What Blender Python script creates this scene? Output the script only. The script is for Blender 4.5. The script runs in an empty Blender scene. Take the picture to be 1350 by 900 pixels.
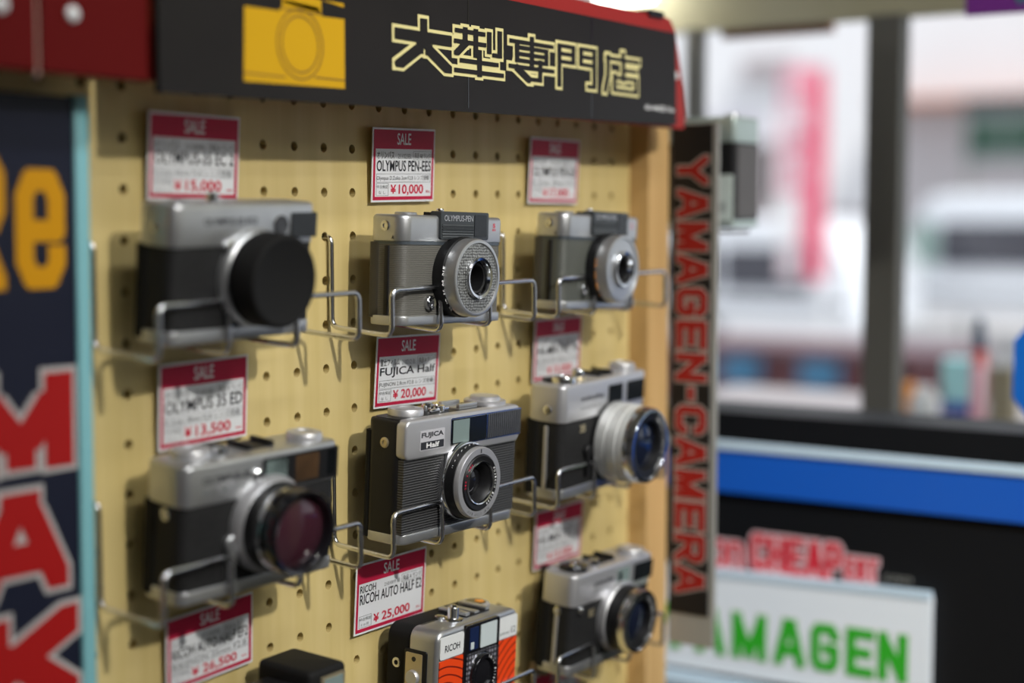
import bpy, bmesh, math, random
from mathutils import Matrix, Vector, Euler

# ------------------------------------------------------------------ camera, world, lamps
# All plan numbers are millimetres: X runs right along the pegboard, Y goes into it, Z up,
# with the first row of peg holes 1400 mm above the floor.
S = 0.001
ZF = 1400.0
scene = bpy.context.scene
col = scene.collection


def W(x, y, z):
    return Vector((x * S, y * S, (z + ZF) * S))


cam_data = bpy.data.cameras.new('camera')
cam = bpy.data.objects.new('camera', cam_data)
col.objects.link(cam)
yaw, pit, rol = 0.987575137, -0.0831313745, -0.00075
fwd = Vector((math.sin(yaw) * math.cos(pit), math.cos(yaw) * math.cos(pit), math.sin(pit)))
rgt = Vector((math.cos(yaw), -math.sin(yaw), 0))
upv = rgt.cross(fwd)
r2 = rgt * math.cos(rol) + upv * math.sin(rol)
u2 = upv * math.cos(rol) - rgt * math.sin(rol)
cp = W(-512.04, -580.10, -35.09)
cam.matrix_world = Matrix(((r2.x, u2.x, -fwd.x, cp.x), (r2.y, u2.y, -fwd.y, cp.y), (r2.z, u2.z, -fwd.z, cp.z), (0, 0, 0, 1)))
cam_data.sensor_width = 36
cam_data.lens = 55.4
cam_data.clip_start = 0.02
cam_data.clip_end = 200
cam_data.dof.use_dof = True
cam_data.dof.focus_distance = 0.92
cam_data.dof.aperture_fstop = 2.6
scene.camera = cam

scene.view_settings.view_transform = 'Standard'
scene.view_settings.look = 'None'
scene.view_settings.gamma = 1
scene.view_settings.use_curve_mapping = False
scene.view_settings.exposure = 0.0

world = bpy.data.worlds.new('sky')
scene.world = world
world.use_nodes = True
bg = world.node_tree.nodes['Background']
bg.inputs['Color'].default_value = (0.86, 0.91, 1.0, 1)
bg.inputs['Strength'].default_value = 1.0


def light(name, kind, loc, target, power, color=(1, 1, 1), sx=0.1, sy=None, shape=None):
    d = bpy.data.lights.new(name, kind)
    d.energy = power
    d.color = color
    if kind == 'AREA':
        d.shape = shape or ('RECTANGLE' if sy else 'DISK')
        d.size = sx
        if sy:
            d.size_y = sy
    o = bpy.data.objects.new(name, d)
    col.objects.link(o)
    o.location = W(*loc)
    dirv = W(*target) - W(*loc)
    o.rotation_euler = dirv.to_track_quat('-Z', 'Y').to_euler()
    return o


sun = light('sun', 'SUN', (-2200, -5000, 7500), (0, 0, 0), 4.2, (1, 0.97, 0.92))
sun.data.angle = 0.05
spot = light('shop_spotlight', 'SPOT', (-260, -2040, 1180), (470, 0, -240), 165, (1.0, 0.965, 0.90))
spot.data.spot_size = math.radians(35)
spot.data.spot_blend = 1.0
spot.data.shadow_soft_size = 0.045
spot2 = light('counter_fill_spot', 'SPOT', (-400, -1100, 1230), (750, -130, -370), 125, (0.95, 0.98, 1.0))  # unseen spot added to brighten the counter front and its sign
spot2.data.spot_size = math.radians(15)
spot2.data.spot_blend = 0.6
spot2.data.shadow_soft_size = 0.05
for i, (x, y) in enumerate(((700, -3300), (500, -1700), (-500, -2900), (-2300, -2300), (60, -1050))):
    light('ceiling_fill', 'AREA', (x, y, 1275), (x, y, 0), (9, 8, 5, 2.5, 14)[i], (0.95, 0.97, 1.0), 1.25, 0.14)  # unseen area lights added overhead as room fill; the last brightens the counter sign

# ------------------------------------------------------------------ materials
MATS = {}


def mat(name, color, rough=0.5, metal=0.0, emit=0.0, spec=0.5, coat=0.0, alpha=1.0):
    if name in MATS:
        return MATS[name]
    m = bpy.data.materials.new(name)
    m.use_nodes = True
    b = m.node_tree.nodes['Principled BSDF']
    b.inputs['Base Color'].default_value = (*color, 1)
    b.inputs['Roughness'].default_value = rough
    b.inputs['Metallic'].default_value = metal
    b.inputs['Specular IOR Level'].default_value = spec
    b.inputs['Coat Weight'].default_value = coat
    if emit:
        b.inputs['Emission Color'].default_value = (*color, 1)
        b.inputs['Emission Strength'].default_value = emit
    if alpha < 1:
        b.inputs['Alpha'].default_value = alpha
    MATS[name] = m
    return m


def nt(m):
    return m.node_tree.nodes, m.node_tree.links, m.node_tree.nodes['Principled BSDF']


def bump_from(m, sock, strength, dist):
    n, l, b = nt(m)
    bp = n.new('ShaderNodeBump')
    bp.inputs['Strength'].default_value = strength
    bp.inputs['Distance'].default_value = dist
    l.new(sock, bp.inputs['Height'])
    l.new(bp.outputs['Normal'], b.inputs['Normal'])


def coords(m, scale=(1, 1, 1), rot=(0, 0, 0)):
    n, l, b = nt(m)
    tc = n.new('ShaderNodeTexCoord')
    mp = n.new('ShaderNodeMapping')
    mp.inputs['Scale'].default_value = scale
    mp.inputs['Rotation'].default_value = rot
    l.new(tc.outputs['Object'], mp.inputs['Vector'])
    return mp.outputs['Vector']


def ramp(m, sock, stops):
    n, l, b = nt(m)
    r = n.new('ShaderNodeValToRGB')
    e = r.color_ramp.elements
    while len(e) < len(stops):
        e.new(0.5)
    for el, (p, c) in zip(e, stops):
        el.position = p
        el.color = (*c, 1)
    l.new(sock, r.inputs['Fac'])
    return r.outputs['Color']


def noise_mat(name, c0, c1, scale, rough=0.5, stretch=(1, 1, 1), bump=0.0, detail=4, metal=0.0, dist=0.001):
    m = mat(name, c0, rough, metal)
    n, l, b = nt(m)
    v = coords(m, stretch)
    t = n.new('ShaderNodeTexNoise')
    t.inputs['Scale'].default_value = scale
    t.inputs['Detail'].default_value = detail
    l.new(v, t.inputs['Vector'])
    l.new(ramp(m, t.outputs['Fac'], [(0.3, c0), (0.7, c1)]), b.inputs['Base Color'])
    if bump:
        bump_from(m, t.outputs['Fac'], bump, dist)
    return m


def wave_mat(name, c0, c1, scale, direction='Z', rough=0.5, bump=0.6, distort=0.0, metal=0.0, wtype='BANDS', off=None):
    m = mat(name, c0, rough, metal)
    n, l, b = nt(m)
    v = coords(m)
    if off:
        v.node.inputs['Location'].default_value = off
    t = n.new('ShaderNodeTexWave')
    t.wave_type = wtype
    if wtype == 'BANDS':
        t.bands_direction = direction
    else:
        t.rings_direction = 'SPHERICAL'
    t.inputs['Scale'].default_value = scale
    t.inputs['Distortion'].default_value = distort
    l.new(v, t.inputs['Vector'])
    l.new(ramp(m, t.outputs['Fac'], [(0.15, c0), (0.7, c1)]), b.inputs['Base Color'])
    if bump:
        bump_from(m, t.outputs['Fac'], bump, 0.0004)
    return m


M = {}
M['wood'] = noise_mat('pegboard_wood', (0.58, 0.45, 0.175), (0.67, 0.535, 0.24), 9, 0.55, (9, 1, 0.5), 0.05)
M['post'] = noise_mat('post_wood', (0.50, 0.31, 0.12), (0.60, 0.39, 0.17), 7, 0.5, (9, 9, 0.6), 0.05)
M['dark'] = mat('dark_gap', (0.03, 0.022, 0.014), 0.9)
M['satin'] = noise_mat('satin_chrome', (0.50, 0.51, 0.52), (0.56, 0.57, 0.58), 60, 0.36, metal=0.85)
M['satin_light'] = mat('light_satin', (0.58, 0.58, 0.60), 0.40, 0.7)
M['chrome'] = mat('bright_chrome', (0.72, 0.73, 0.75), 0.14, 1.0)
M['wire'] = mat('wire_chrome', (0.66, 0.67, 0.70), 0.2, 1.0)
M['leather'] = noise_mat('black_leatherette', (0.010, 0.010, 0.011), (0.022, 0.022, 0.022), 900, 0.6, bump=0.35, dist=0.0003)
M['black'] = mat('black_paint', (0.010, 0.010, 0.011), 0.42, spec=0.3)
M['black_matt'] = mat('black_matt', (0.008, 0.008, 0.008), 0.7, spec=0.2)
M['leather'].node_tree.nodes['Principled BSDF'].inputs['Specular IOR Level'].default_value = 0.25
M['gloss'] = mat('black_gloss', (0.008, 0.008, 0.01), 0.12, coat=0.4)
M['window'] = mat('finder_glass', (0.010, 0.012, 0.014), 0.12, spec=0.35)
M['window_grey'] = mat('finder_glass_pale', (0.20, 0.26, 0.25), 0.12)
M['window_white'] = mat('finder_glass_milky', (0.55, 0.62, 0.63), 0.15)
M['window_blue'] = mat('finder_glass_blue', (0.012, 0.022, 0.07), 0.12)
M['window_amber'] = mat('finder_glass_amber', (0.16, 0.09, 0.045), 0.15)
M['lens_glass'] = mat('lens_glass', (0.010, 0.010, 0.012), 0.06, spec=0.5)
M['lens_purple'] = mat('lens_glass_violet', (0.045, 0.014, 0.022), 0.08, spec=0.6)
M['lens_blue'] = mat('lens_glass_blue', (0.01, 0.014, 0.03), 0.06, spec=0.8)
M['grey_leather'] = wave_mat('grey_leatherette', (0.07, 0.068, 0.06), (0.155, 0.15, 0.13), 300, 'Z', 0.5, 0.4, 1.5)
M['green_leather'] = wave_mat('olive_leatherette', (0.055, 0.06, 0.052), (0.105, 0.11, 0.095), 300, 'Z', 0.5, 0.4, 1.5)
M['rib_black'] = wave_mat('ribbed_black', (0.008, 0.008, 0.009), (0.06, 0.06, 0.062), 210, 'Z', 0.45, 0.8)
M['rib_grey'] = wave_mat('ribbed_grey', (0.02, 0.023, 0.026), (0.095, 0.105, 0.11), 190, 'Z', 0.4, 0.8)
M['cell'] = wave_mat('selenium_cell', (0.010, 0.010, 0.012), (0.065, 0.068, 0.075), 150, 'X', 0.3, 0.7, 2.5)
M['white'] = mat('white_print', (0.8, 0.8, 0.8), 0.5)
M['white_panel'] = mat('white_panel', (0.72, 0.74, 0.74), 0.4)
M['ink'] = mat('black_ink', (0.015, 0.016, 0.022), 0.6)
M['grey_ink'] = mat('grey_ink', (0.16, 0.17, 0.18), 0.6)
M['red_ink'] = mat('red_ink', (0.62, 0.012, 0.05), 0.55)
M['tag_red'] = mat('tag_red', (0.50, 0.012, 0.055), 0.55, spec=0.25)
M['card'] = mat('tag_card', (0.78, 0.80, 0.83), 0.5)
M['red_paint'] = mat('red_paint', (0.31, 0.018, 0.015), 0.5, spec=0.25)
M['sign_black'] = noise_mat('sign_black', (0.0075, 0.0062, 0.006), (0.011, 0.009, 0.0085), 14, 0.5)
M['sign_black'].node_tree.nodes['Principled BSDF'].inputs['Specular IOR Level'].default_value = 0.25
M['cream'] = mat('cream_print', (0.74, 0.66, 0.30), 0.5)
M['yellow'] = mat('yellow_print', (0.60, 0.34, 0.005), 0.55, spec=0.2)
M['navy'] = mat('navy_panel', (0.008, 0.010, 0.024), 0.45)
M['cyan'] = mat('pale_cyan_edge', (0.20, 0.46, 0.50), 0.4)
M['orange_print'] = mat('orange_print', (0.58, 0.27, 0.004), 0.55, spec=0.2)
M['red_print'] = mat('red_print', (0.33, 0.007, 0.007), 0.55, spec=0.2)
M['pale'] = mat('pale_outline', (0.44, 0.42, 0.41), 0.5)
M['brass'] = mat('beige_metal', (0.58, 0.50, 0.33), 0.35, 0.7)
M['alu'] = mat('aluminium_frame', (0.30, 0.295, 0.27), 0.45, 0.3)
M['mullion'] = mat('mullion_bronze', (0.19, 0.185, 0.16), 0.5, 0.2)
M['beam'] = noise_mat('beam_olive', (0.58, 0.54, 0.34), (0.66, 0.63, 0.45), 5, 0.7)
M['blue'] = mat('blue_band', (0.008, 0.10, 0.50), 0.4)
M['lightblue'] = mat('pale_blue_trim', (0.55, 0.68, 0.78), 0.4)
M['counter_black'] = mat('counter_black', (0.006, 0.0065, 0.008), 0.5, spec=0.2)
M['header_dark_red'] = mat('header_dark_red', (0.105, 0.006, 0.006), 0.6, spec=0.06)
M['strip_red'] = mat('strip_red', (0.26, 0.008, 0.006), 0.5, spec=0.3)
M['strip_pale'] = mat('strip_pale', (0.32, 0.27, 0.24), 0.5, spec=0.3)
M['navy'].node_tree.nodes['Principled BSDF'].inputs['Specular IOR Level'].default_value = 0.25
M['green_print'] = mat('green_print', (0.03, 0.42, 0.02), 0.5)
M['cheap_red'] = mat('red_print_bright', (0.62, 0.02, 0.04), 0.5)
M['pink_pale'] = mat('pink_outline', (0.72, 0.50, 0.52), 0.5)
M['wall_paint'] = noise_mat('wall_paint', (0.20, 0.19, 0.19), (0.24, 0.23, 0.22), 3, 0.8)
M['floor'] = noise_mat('floor_tile', (0.17, 0.16, 0.16), (0.21, 0.20, 0.20), 4, 0.6)
M['ceiling'] = noise_mat('ceiling_board', (0.62, 0.60, 0.52), (0.67, 0.65, 0.57), 4, 0.8)
M['asphalt'] = noise_mat('asphalt', (0.36, 0.36, 0.37), (0.44, 0.44, 0.45), 3, 0.9)
M['car_white'] = mat('car_white', (0.80, 0.83, 0.88), 0.25, coat=0.4)
M['car_glass'] = mat('car_glass', (0.06, 0.06, 0.075), 0.1)
M['car_glass_green'] = mat('car_glass_green', (0.28, 0.40, 0.36), 0.15)
M['rubber'] = mat('rubber', (0.02, 0.02, 0.02), 0.8)
M['pink'] = mat('banner_pink', (0.88, 0.10, 0.20), 0.7)
M['facade'] = noise_mat('facade_render', (0.84, 0.83, 0.84), (0.88, 0.87, 0.88), 0.6, 0.8)
M['facade_grey'] = mat('facade_grey', (0.42, 0.37, 0.38), 0.8)
M['shutter'] = wave_mat('shutter', (0.50, 0.46, 0.47), (0.60, 0.57, 0.58), 3, 'Z', 0.7, 0)
M['maroon'] = mat('maroon_paint', (0.10, 0.035, 0.04), 0.6)
M['bin_blue'] = mat('crate_blue', (0.04, 0.15, 0.27), 0.5)
M['sign_green'] = mat('sign_green', (0.025, 0.07, 0.045), 0.5)
M['rust'] = mat('rust_red', (0.42, 0.17, 0.11), 0.7)
M['purple'] = mat('purple_print', (0.20, 0.03, 0.28), 0.5)
M['teal'] = mat('teal_print', (0.05, 0.25, 0.26), 0.5)
M['orange_amber'] = mat('amber_orange', (0.75, 0.28, 0.03), 0.5)
M['aqua'] = mat('aqua_box', (0.30, 0.58, 0.62), 0.5)
M['deep_blue'] = mat('deep_blue', (0.03, 0.07, 0.35), 0.5)
M['pinkish'] = mat('pinkish_label', (0.70, 0.38, 0.45), 0.5)
M['navy_glass'] = mat('navy_bottle', (0.03, 0.05, 0.09), 0.2)
M['red_cap'] = mat('red_cap', (0.55, 0.06, 0.04), 0.5)
M['olive_box'] = mat('olive_carton', (0.24, 0.21, 0.14), 0.7)


def clear_mat(name, tint, refl):
    m = bpy.data.materials.new(name)
    m.use_nodes = True
    n, l = m.node_tree.nodes, m.node_tree.links
    n.remove(n['Principled BSDF'])
    out = n['Material Output']
    tr = n.new('ShaderNodeBsdfTransparent')
    tr.inputs['Color'].default_value = (*tint, 1)
    gl = n.new('ShaderNodeBsdfGlossy')
    gl.inputs['Roughness'].default_value = 0.08
    mx = n.new('ShaderNodeMixShader')
    fr = n.new('ShaderNodeFresnel')
    fr.inputs['IOR'].default_value = refl
    l.new(fr.outputs[0], mx.inputs[0])
    l.new(tr.outputs[0], mx.inputs[1])
    l.new(gl.outputs[0], mx.inputs[2])
    l.new(mx.outputs[0], out.inputs['Surface'])
    return m


M['pane'] = clear_mat('window_pane', (0.96, 0.97, 0.97), 1.25)
M['acrylic'] = clear_mat('clear_plastic', (0.80, 0.80, 0.78), 1.6)

# selenium ring (small dimples) and orange panel with dark contour lines
for nm, c0, c1, scale, rnd, p0, p1 in (('selenium_ring', (0.34, 0.35, 0.34), (0.06, 0.06, 0.058), 620, 0.35, 0.22, 0.5),
                                     ('selenium_square', (0.40, 0.40, 0.46), (0.035, 0.035, 0.042), 330, 0.15, 0.16, 0.42)):
    m = mat(nm, c0, 0.35, 0.3)
    n, l, b = nt(m)
    vo = n.new('ShaderNodeTexVoronoi')
    vo.voronoi_dimensions = '2D'
    vo.inputs['Scale'].default_value = scale
    vo.inputs['Randomness'].default_value = rnd
    l.new(coords(m, (1, 1, 1), (math.pi / 2, 0, 0)), vo.inputs['Vector'])
    l.new(ramp(m, vo.outputs['Distance'], [(p0, c0), (p1, c1)]), b.inputs['Base Color'])
    bump_from(m, vo.outputs['Distance'], 0.4, 0.0004)
    M['selenium' if nm == 'selenium_ring' else nm] = m
for nm, off in (('orange_left', (0.036, 0, -0.018)), ('orange_right', (-0.055, 0, -0.010))):
    m = mat(nm, (0.80, 0.07, 0.01), 0.4)
    n, l, b = nt(m)
    v = coords(m)
    v.node.inputs['Location'].default_value = off
    t = n.new('ShaderNodeTexWave')
    t.wave_type = 'RINGS'
    t.rings_direction = 'Y'
    t.inputs['Scale'].default_value = 62
    t.inputs['Distortion'].default_value = 1.2
    t.inputs['Detail'].default_value = 0
    l.new(v, t.inputs['Vector'])
    l.new(ramp(m, t.outputs['Fac'], [(0.02, (0.16, 0.008, 0.004)), (0.16, (0.80, 0.062, 0.008))]), b.inputs['Base Color'])
    M[nm] = m

# ------------------------------------------------------------------ mesh helpers
_glyphs = {}
BLOCK = {
    'A': [[(0, 0), (.40, 1), (.60, 1), (1, 0)], [(.2, .28), (.8, .28)]],
    'M': [[(0, 0), (0, 1), (.5, .04), (1, 1), (1, 0)]],
    'N': [[(0, 0), (0, 1), (1, 0), (1, 1)]],
    'Y': [[(0, 1), (.5, .45), (1, 1)], [(.5, .45), (.5, 0)]],
    'G': [[(1, .83), (1, .86), (.84, 1), (.16, 1), (0, .86), (0, .14), (.16, 0), (.84, 0), (1, .14), (1, .48), (.62, .48)]],
    'E': [[(1, 1), (0, 1), (0, 0), (1, 0)], [(0, .5), (.85, .5)]],
    'C': [[(1, .80), (1, .86), (.84, 1), (.16, 1), (0, .86), (0, .14), (.16, 0), (.84, 0), (1, .14), (1, .20)]],
    'R': [[(0, 0), (0, 1), (.84, 1), (1, .88), (1, .60), (.84, .46), (0, .46)], [(.5, .46), (1, 0)]],
    'K': [[(0, 0), (0, 1)], [(1, 1), (0, .42)], [(.34, .60), (1, 0)]],
    'H': [[(0, 0), (0, 1)], [(1, 0), (1, 1)], [(0, .5), (1, .5)]],
    'P': [[(0, 0), (0, 1), (.84, 1), (1, .88), (1, .56), (.84, .42), (0, .42)]],
    'S': [[(1, .76), (1, .86), (.84, 1), (.16, 1), (0, .86), (0, .62), (.16, .5), (.84, .5), (1, .38), (1, .14), (.84, 0), (.16, 0), (0, .14), (0, .24)]],
    'T': [[(0, 1), (1, 1)], [(.5, 1), (.5, 0)]],
    '-': [[(.15, .5), (.85, .5)]],
    'e': [[(0, .48), (1, .48), (1, .82), (.80, 1), (.20, 1), (0, .82), (0, .18), (.20, 0), (.80, 0), (1, .16), (1, .22)]],
    'o': [[(.2, 0), (.8, 0), (1, .2), (1, .8), (.8, 1), (.2, 1), (0, .8), (0, .2), (.2, 0)]],
    'n': [[(0, 0), (0, 1)], [(0, .9), (.2, 1), (.8, 1), (1, .8), (1, 0)]],
    '大': [[(0, .68), (1, .68)], [(.5, 1), (.5, .60)], [(.5, .66), (.42, .40), (.08, 0)], [(.5, .66), (.60, .38), (.94, 0)]],
    '型': [[(.02, .96), (.58, .96)], [(0, .70), (.60, .70)], [(.19, .96), (.19, .66), (.04, .46)], [(.42, .96), (.42, .46)],
          [(.72, .94), (.72, .60)], [(.96, 1), (.96, .48), (.84, .48)], [(.12, .25), (.88, .25)], [(.5, .46), (.5, 0)], [(0, 0), (1, 0)]],
    '専': [[(.02, .92), (.98, .92)], [(.5, 1), (.5, .44)], [(.15, .78), (.85, .78), (.85, .45), (.15, .45), (.15, .78)], [(.15, .615), (.85, .615)],
          [(0, .28), (1, .28)], [(.70, .42), (.70, 0), (.52, 0)], [(.22, .18), (.36, .05)]],
    '門': [[(.04, 0), (.04, 1), (.40, 1), (.40, .58), (.04, .58)], [(.04, .79), (.40, .79)],
          [(.82, 0), (.96, 0), (.96, 1), (.60, 1), (.60, .58), (.96, .58)], [(.60, .79), (.96, .79)]],
    '店': [[(.53, 1), (.53, .88)], [(.06, .87), (1, .87)], [(.08, .87), (.08, .38), (0, 0)], [(.54, .76), (.54, .36)], [(.54, .59), (.92, .59)],
          [(.28, .36), (.94, .36), (.94, 0), (.28, 0), (.28, .36)]],
}


def glyph(body, bold=0.0, res=3):
    key = (body, bold, res)
    if key not in _glyphs:
        c = bpy.data.curves.new('glyph', 'FONT')
        c.body = body
        c.offset = bold
        c.resolution_u = res
        o = bpy.data.objects.new('glyph', c)
        col.objects.link(o)
        dg = bpy.context.evaluated_depsgraph_get()
        me = bpy.data.meshes.new_from_object(o.evaluated_get(dg))
        vs = [(v.co.x, v.co.y) for v in me.vertices]
        fs = [tuple(p.vertices) for p in me.polygons]
        bpy.data.objects.remove(o)
        bpy.data.curves.remove(c)
        bpy.data.meshes.remove(me)
        _glyphs[key] = (vs, fs)
    return _glyphs[key]


def rr(u0, u1, v0, v1, r, n=6):
    r = max(0.01, min(r, (u1 - u0) / 2 - 0.001, (v1 - v0) / 2 - 0.001))
    pts = []
    for cx, cy, a0 in ((u1 - r, v1 - r, 0), (u0 + r, v1 - r, 90), (u0 + r, v0 + r, 180), (u1 - r, v0 + r, 270)):
        for k in range(n + 1):
            a = math.radians(a0 + 90 * k / n)
            pts.append((cx + r * math.cos(a), cy + r * math.sin(a)))
    return pts


def ax(axis, u, v, w):
    return (u, v, w) if axis == 'z' else ((u, w, v) if axis == 'y' else (w, u, v))


class MB:
    def __init__(self):
        self.v = []
        self.f = []

    def loops(self, loops, cap0=True, cap1=True, closed=True):
        base = len(self.v)
        n = len(loops[0])
        for lp in loops:
            self.v += [tuple(p) for p in lp]
        for i in range(len(loops) - 1):
            for k in range(n if closed else n - 1):
                a = base + i * n + k
                b_ = base + i * n + (k + 1) % n
                self.f.append((a, b_, b_ + n, a + n))
        if cap0:
            self.f.append(tuple(base + k for k in reversed(range(n))))
        if cap1:
            self.f.append(tuple(base + (len(loops) - 1) * n + k for k in range(n)))
        return self

    def rprism(self, axis, u0, u1, v0, v1, w0, w1, r=1.0, b=0.0, b0=None, nr=6, nb=3):
        b0 = b if b0 is None else b0
        lv = []
        if b0 > 0:
            lv += [(b0 * (1 - math.sin(math.pi / 2 * k / nb)), w0 + b0 * (1 - math.cos(math.pi / 2 * k / nb))) for k in range(nb + 1)]
        else:
            lv.append((0, w0))
        if b > 0:
            lv += [(b * (1 - math.cos(math.pi / 2 * k / nb)), w1 - b * (1 - math.sin(math.pi / 2 * k / nb))) for k in range(nb + 1)]
        else:
            lv.append((0, w1))
        return self.loops([[ax(axis, p[0], p[1], w) for p in rr(u0 + i, u1 - i, v0 + i, v1 - i, max(0.02, r - i), nr)] for i, w in lv])

    def box(self, x0, x1, y0, y1, z0, z1, b=0.0):
        return self.rprism('z', x0, x1, y0, y1, z0, z1, max(b, 0.01), b, nr=2 if b else 1, nb=2)

    def prism(self, axis, pts, w0, w1):
        return self.loops([[ax(axis, p[0], p[1], w) for p in pts] for w in (w0, w1)])

    def lathe(self, c, axis, prof, n=40, ring=False):
        """prof: (t, r) along axis; axis 'y' runs toward the viewer (-Y), 'z' up, 'x' toward -X"""
        lo = []
        for t, r in prof:
            r = max(r, 0.002)
            lp = []
            for k in range(n):
                a = 2 * math.pi * k / n
                u, v = r * math.cos(a), r * math.sin(a)
                if axis == 'y':
                    lp.append((c[0] + u, c[1] - t, c[2] + v))
                elif axis == 'z':
                    lp.append((c[0] + u, c[1] + v, c[2] + t))
                else:
                    lp.append((c[0] - t, c[1] + u, c[2] + v))
            lo.append(lp)
        if ring:
            lo.append(lo[0])
        return self.loops(lo, not ring, not ring)

    def tube(self, path, r, corner=5.0, n=10, seg=6):
        P = [Vector(p) for p in path]
        pts = [P[0]]
        for i in range(1, len(P) - 1):
            a, b_, c = P[i - 1], P[i], P[i + 1]
            d0, d1 = (a - b_), (c - b_)
            cr = min(corner, d0.length * 0.48, d1.length * 0.48)
            d0.normalize()
            d1.normalize()
            p0, p1 = b_ + d0 * cr, b_ + d1 * cr
            for k in range(seg + 1):
                t = k / seg
                pts.append(p0 * (1 - t) ** 2 + b_ * 2 * t * (1 - t) + p1 * t * t)
        pts.append(P[-1])
        lo = []
        ref = None
        for i, p in enumerate(pts):
            tg = (pts[min(i + 1, len(pts) - 1)] - pts[max(i - 1, 0)]).normalized()
            if ref is None:
                ref = tg.orthogonal().normalized()
            ref = (ref - tg * ref.dot(tg)).normalized()
            bi = tg.cross(ref)
            lo.append([p + (ref * math.cos(2 * math.pi * k / n) + bi * math.sin(2 * math.pi * k / n)) * r for k in range(n)])
        return self.loops(lo)

    def text(self, body, o, w, h, U=(1, 0, 0), V=(0, 0, 1), bold=0.0, fit=True, res=3, align='l', pad=0.0):
        """text filling the box w x h whose lower-left corner is o; pad grows the glyph box for an outline"""
        vs, fs = glyph(body, bold, res)
        if not vs:
            return self
        x0, x1 = min(v[0] for v in vs), max(v[0] for v in vs)
        y0, y1 = min(v[1] for v in vs), max(v[1] for v in vs)
        sy = h / (y1 - y0)
        sx = w / (x1 - x0) if w else sy
        U, V, o = Vector(U), Vector(V), Vector(o)
        base = len(self.v)
        dx = 0
        if align == 'c' and not w:
            dx = -(x1 - x0) * sx / 2
        for x, y in vs:
            self.v.append(tuple(o + U * ((x - x0) * sx + dx) + V * ((y - y0) * sy)))
        for f in fs:
            self.f.append(tuple(base + i for i in f))
        return self

    def block(self, ch, o, w, h, th, U=(1, 0, 0), V=(0, 0, 1), grow=0.0, level=1.0):
        """heavy block letter from thick strokes inside a w x h box; grow widens every stroke for an outline"""
        U, V, o = Vector(U), Vector(V), Vector(o)
        hw = th / 2 + grow

        N = U.cross(V).normalized()
        lift = [0]

        def put(pts):
            # keep strokes inside the letter box; each stroke lies a hair above the one before
            pts = [(p[0], p[1]) for p in pts]
            for k, lim, sg in ((0, -grow, 1), (0, w + grow, -1), (1, -grow, 1), (1, h + grow, -1)):
                res = []
                for i in range(len(pts)):
                    p, q = pts[i - 1], pts[i]
                    dp, dq = (p[k] - lim) * sg, (q[k] - lim) * sg
                    if (dp >= 0) != (dq >= 0):
                        f = dp / (dp - dq)
                        res.append((p[0] + (q[0] - p[0]) * f, p[1] + (q[1] - p[1]) * f))
                    if dq >= 0:
                        res.append(q)
                pts = res
            if len(pts) < 3:
                return
            base = len(self.v)
            self.v += [tuple(o + U * p[0] + V * p[1] + N * (0.006 * lift[0])) for p in pts]
            self.f.append(tuple(range(base, base + len(pts))))
            lift[0] += 1
        for line in BLOCK[ch]:
            P = [Vector((th / 2 + p[0] * (w - th), th / 2 + p[1] * (h - th))) for p in line]
            for i in range(len(P) - 1):
                d = P[i + 1] - P[i]
                if d.length < 1e-6:
                    continue
                d.normalize()
                flat = abs(d.y) < 0.02
                nrm = Vector((-d.y, d.x)) * (th / 2 * (level if flat else 1.0) + grow)
                straight = abs(d.x) < 0.02 or abs(d.y) < 0.02
                a, b_ = P[i], P[i + 1]
                # square ends on upright and level strokes, level ends on slanted ones
                if straight:
                    e0 = hw if i == 0 else hw * 0.41
                    e1 = hw if i == len(P) - 2 else hw * 0.41
                    a, b_ = a - d * e0, b_ + d * e1
                    put([a + nrm, b_ + nrm, b_ - nrm, a - nrm])
                else:
                    k = hw / max(0.30, abs(d.y))
                    sx = Vector((k, 0))
                    a2 = a - d * (hw / max(0.35, abs(d.y))) if i == 0 else a
                    b2 = b_ + d * (hw / max(0.35, abs(d.y))) if i == len(P) - 2 else b_
                    if abs(d.y) > 0.5:
                        put([a2 - sx, b2 - sx, b2 + sx, a2 + sx])
                    else:
                        put([a2 + nrm, b2 + nrm, b2 - nrm, a2 - nrm])
            for i, p in enumerate(P[1:-1]):
                if ch not in 'GCRSPeon':
                    hv = th / 2 * level + grow
                    put([(p.x - hw, p.y - hv), (p.x + hw, p.y - hv), (p.x + hw, p.y + hv), (p.x - hw, p.y + hv)])
                    continue
                put([(p.x + hw * math.cos(2 * math.pi * (k + 0.5) / 8) * 1.05, p.y + hw * math.sin(2 * math.pi * (k + 0.5) / 8) * 1.05) for k in range(8)])
        return self

    def arc_text(self, body, c, radius, a0, a1, h, y, bold=0.01):
        n = len(body)
        for i, ch in enumerate(body):
            if ch == ' ':
                continue
            a = math.radians(a0 + (a1 - a0) * (i / max(1, n - 1)))
            rad = Vector((math.cos(a), 0, math.sin(a)))
            tan = Vector((math.sin(a), 0, -math.cos(a)))
            o = Vector((c[0], y, c[2])) + rad * (radius - h / 2) - tan * h * 0.3
            self.text(ch, o, h * 0.6, h, tan, rad, bold, res=2)
        return self

    def build(self, name, material, parent=None, loc=None, smooth=35, recalc=True):
        me = bpy.data.meshes.new(name)
        me.from_pydata([(a * S, b_ * S, c * S) for a, b_, c in self.v], [], self.f)
        if recalc:
            bm = bmesh.new()
            bm.from_mesh(me)
            bmesh.ops.recalc_face_normals(bm, faces=bm.faces)
            bm.to_mesh(me)
            bm.free()
        me.materials.append(material)
        if smooth:
            me.shade_smooth()
            me.set_sharp_from_angle(angle=math.radians(smooth))
        o = bpy.data.objects.new(name, me)
        col.objects.link(o)
        if parent:
            o.parent = parent
        elif loc:
            o.location = W(*loc)
        return o


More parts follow.
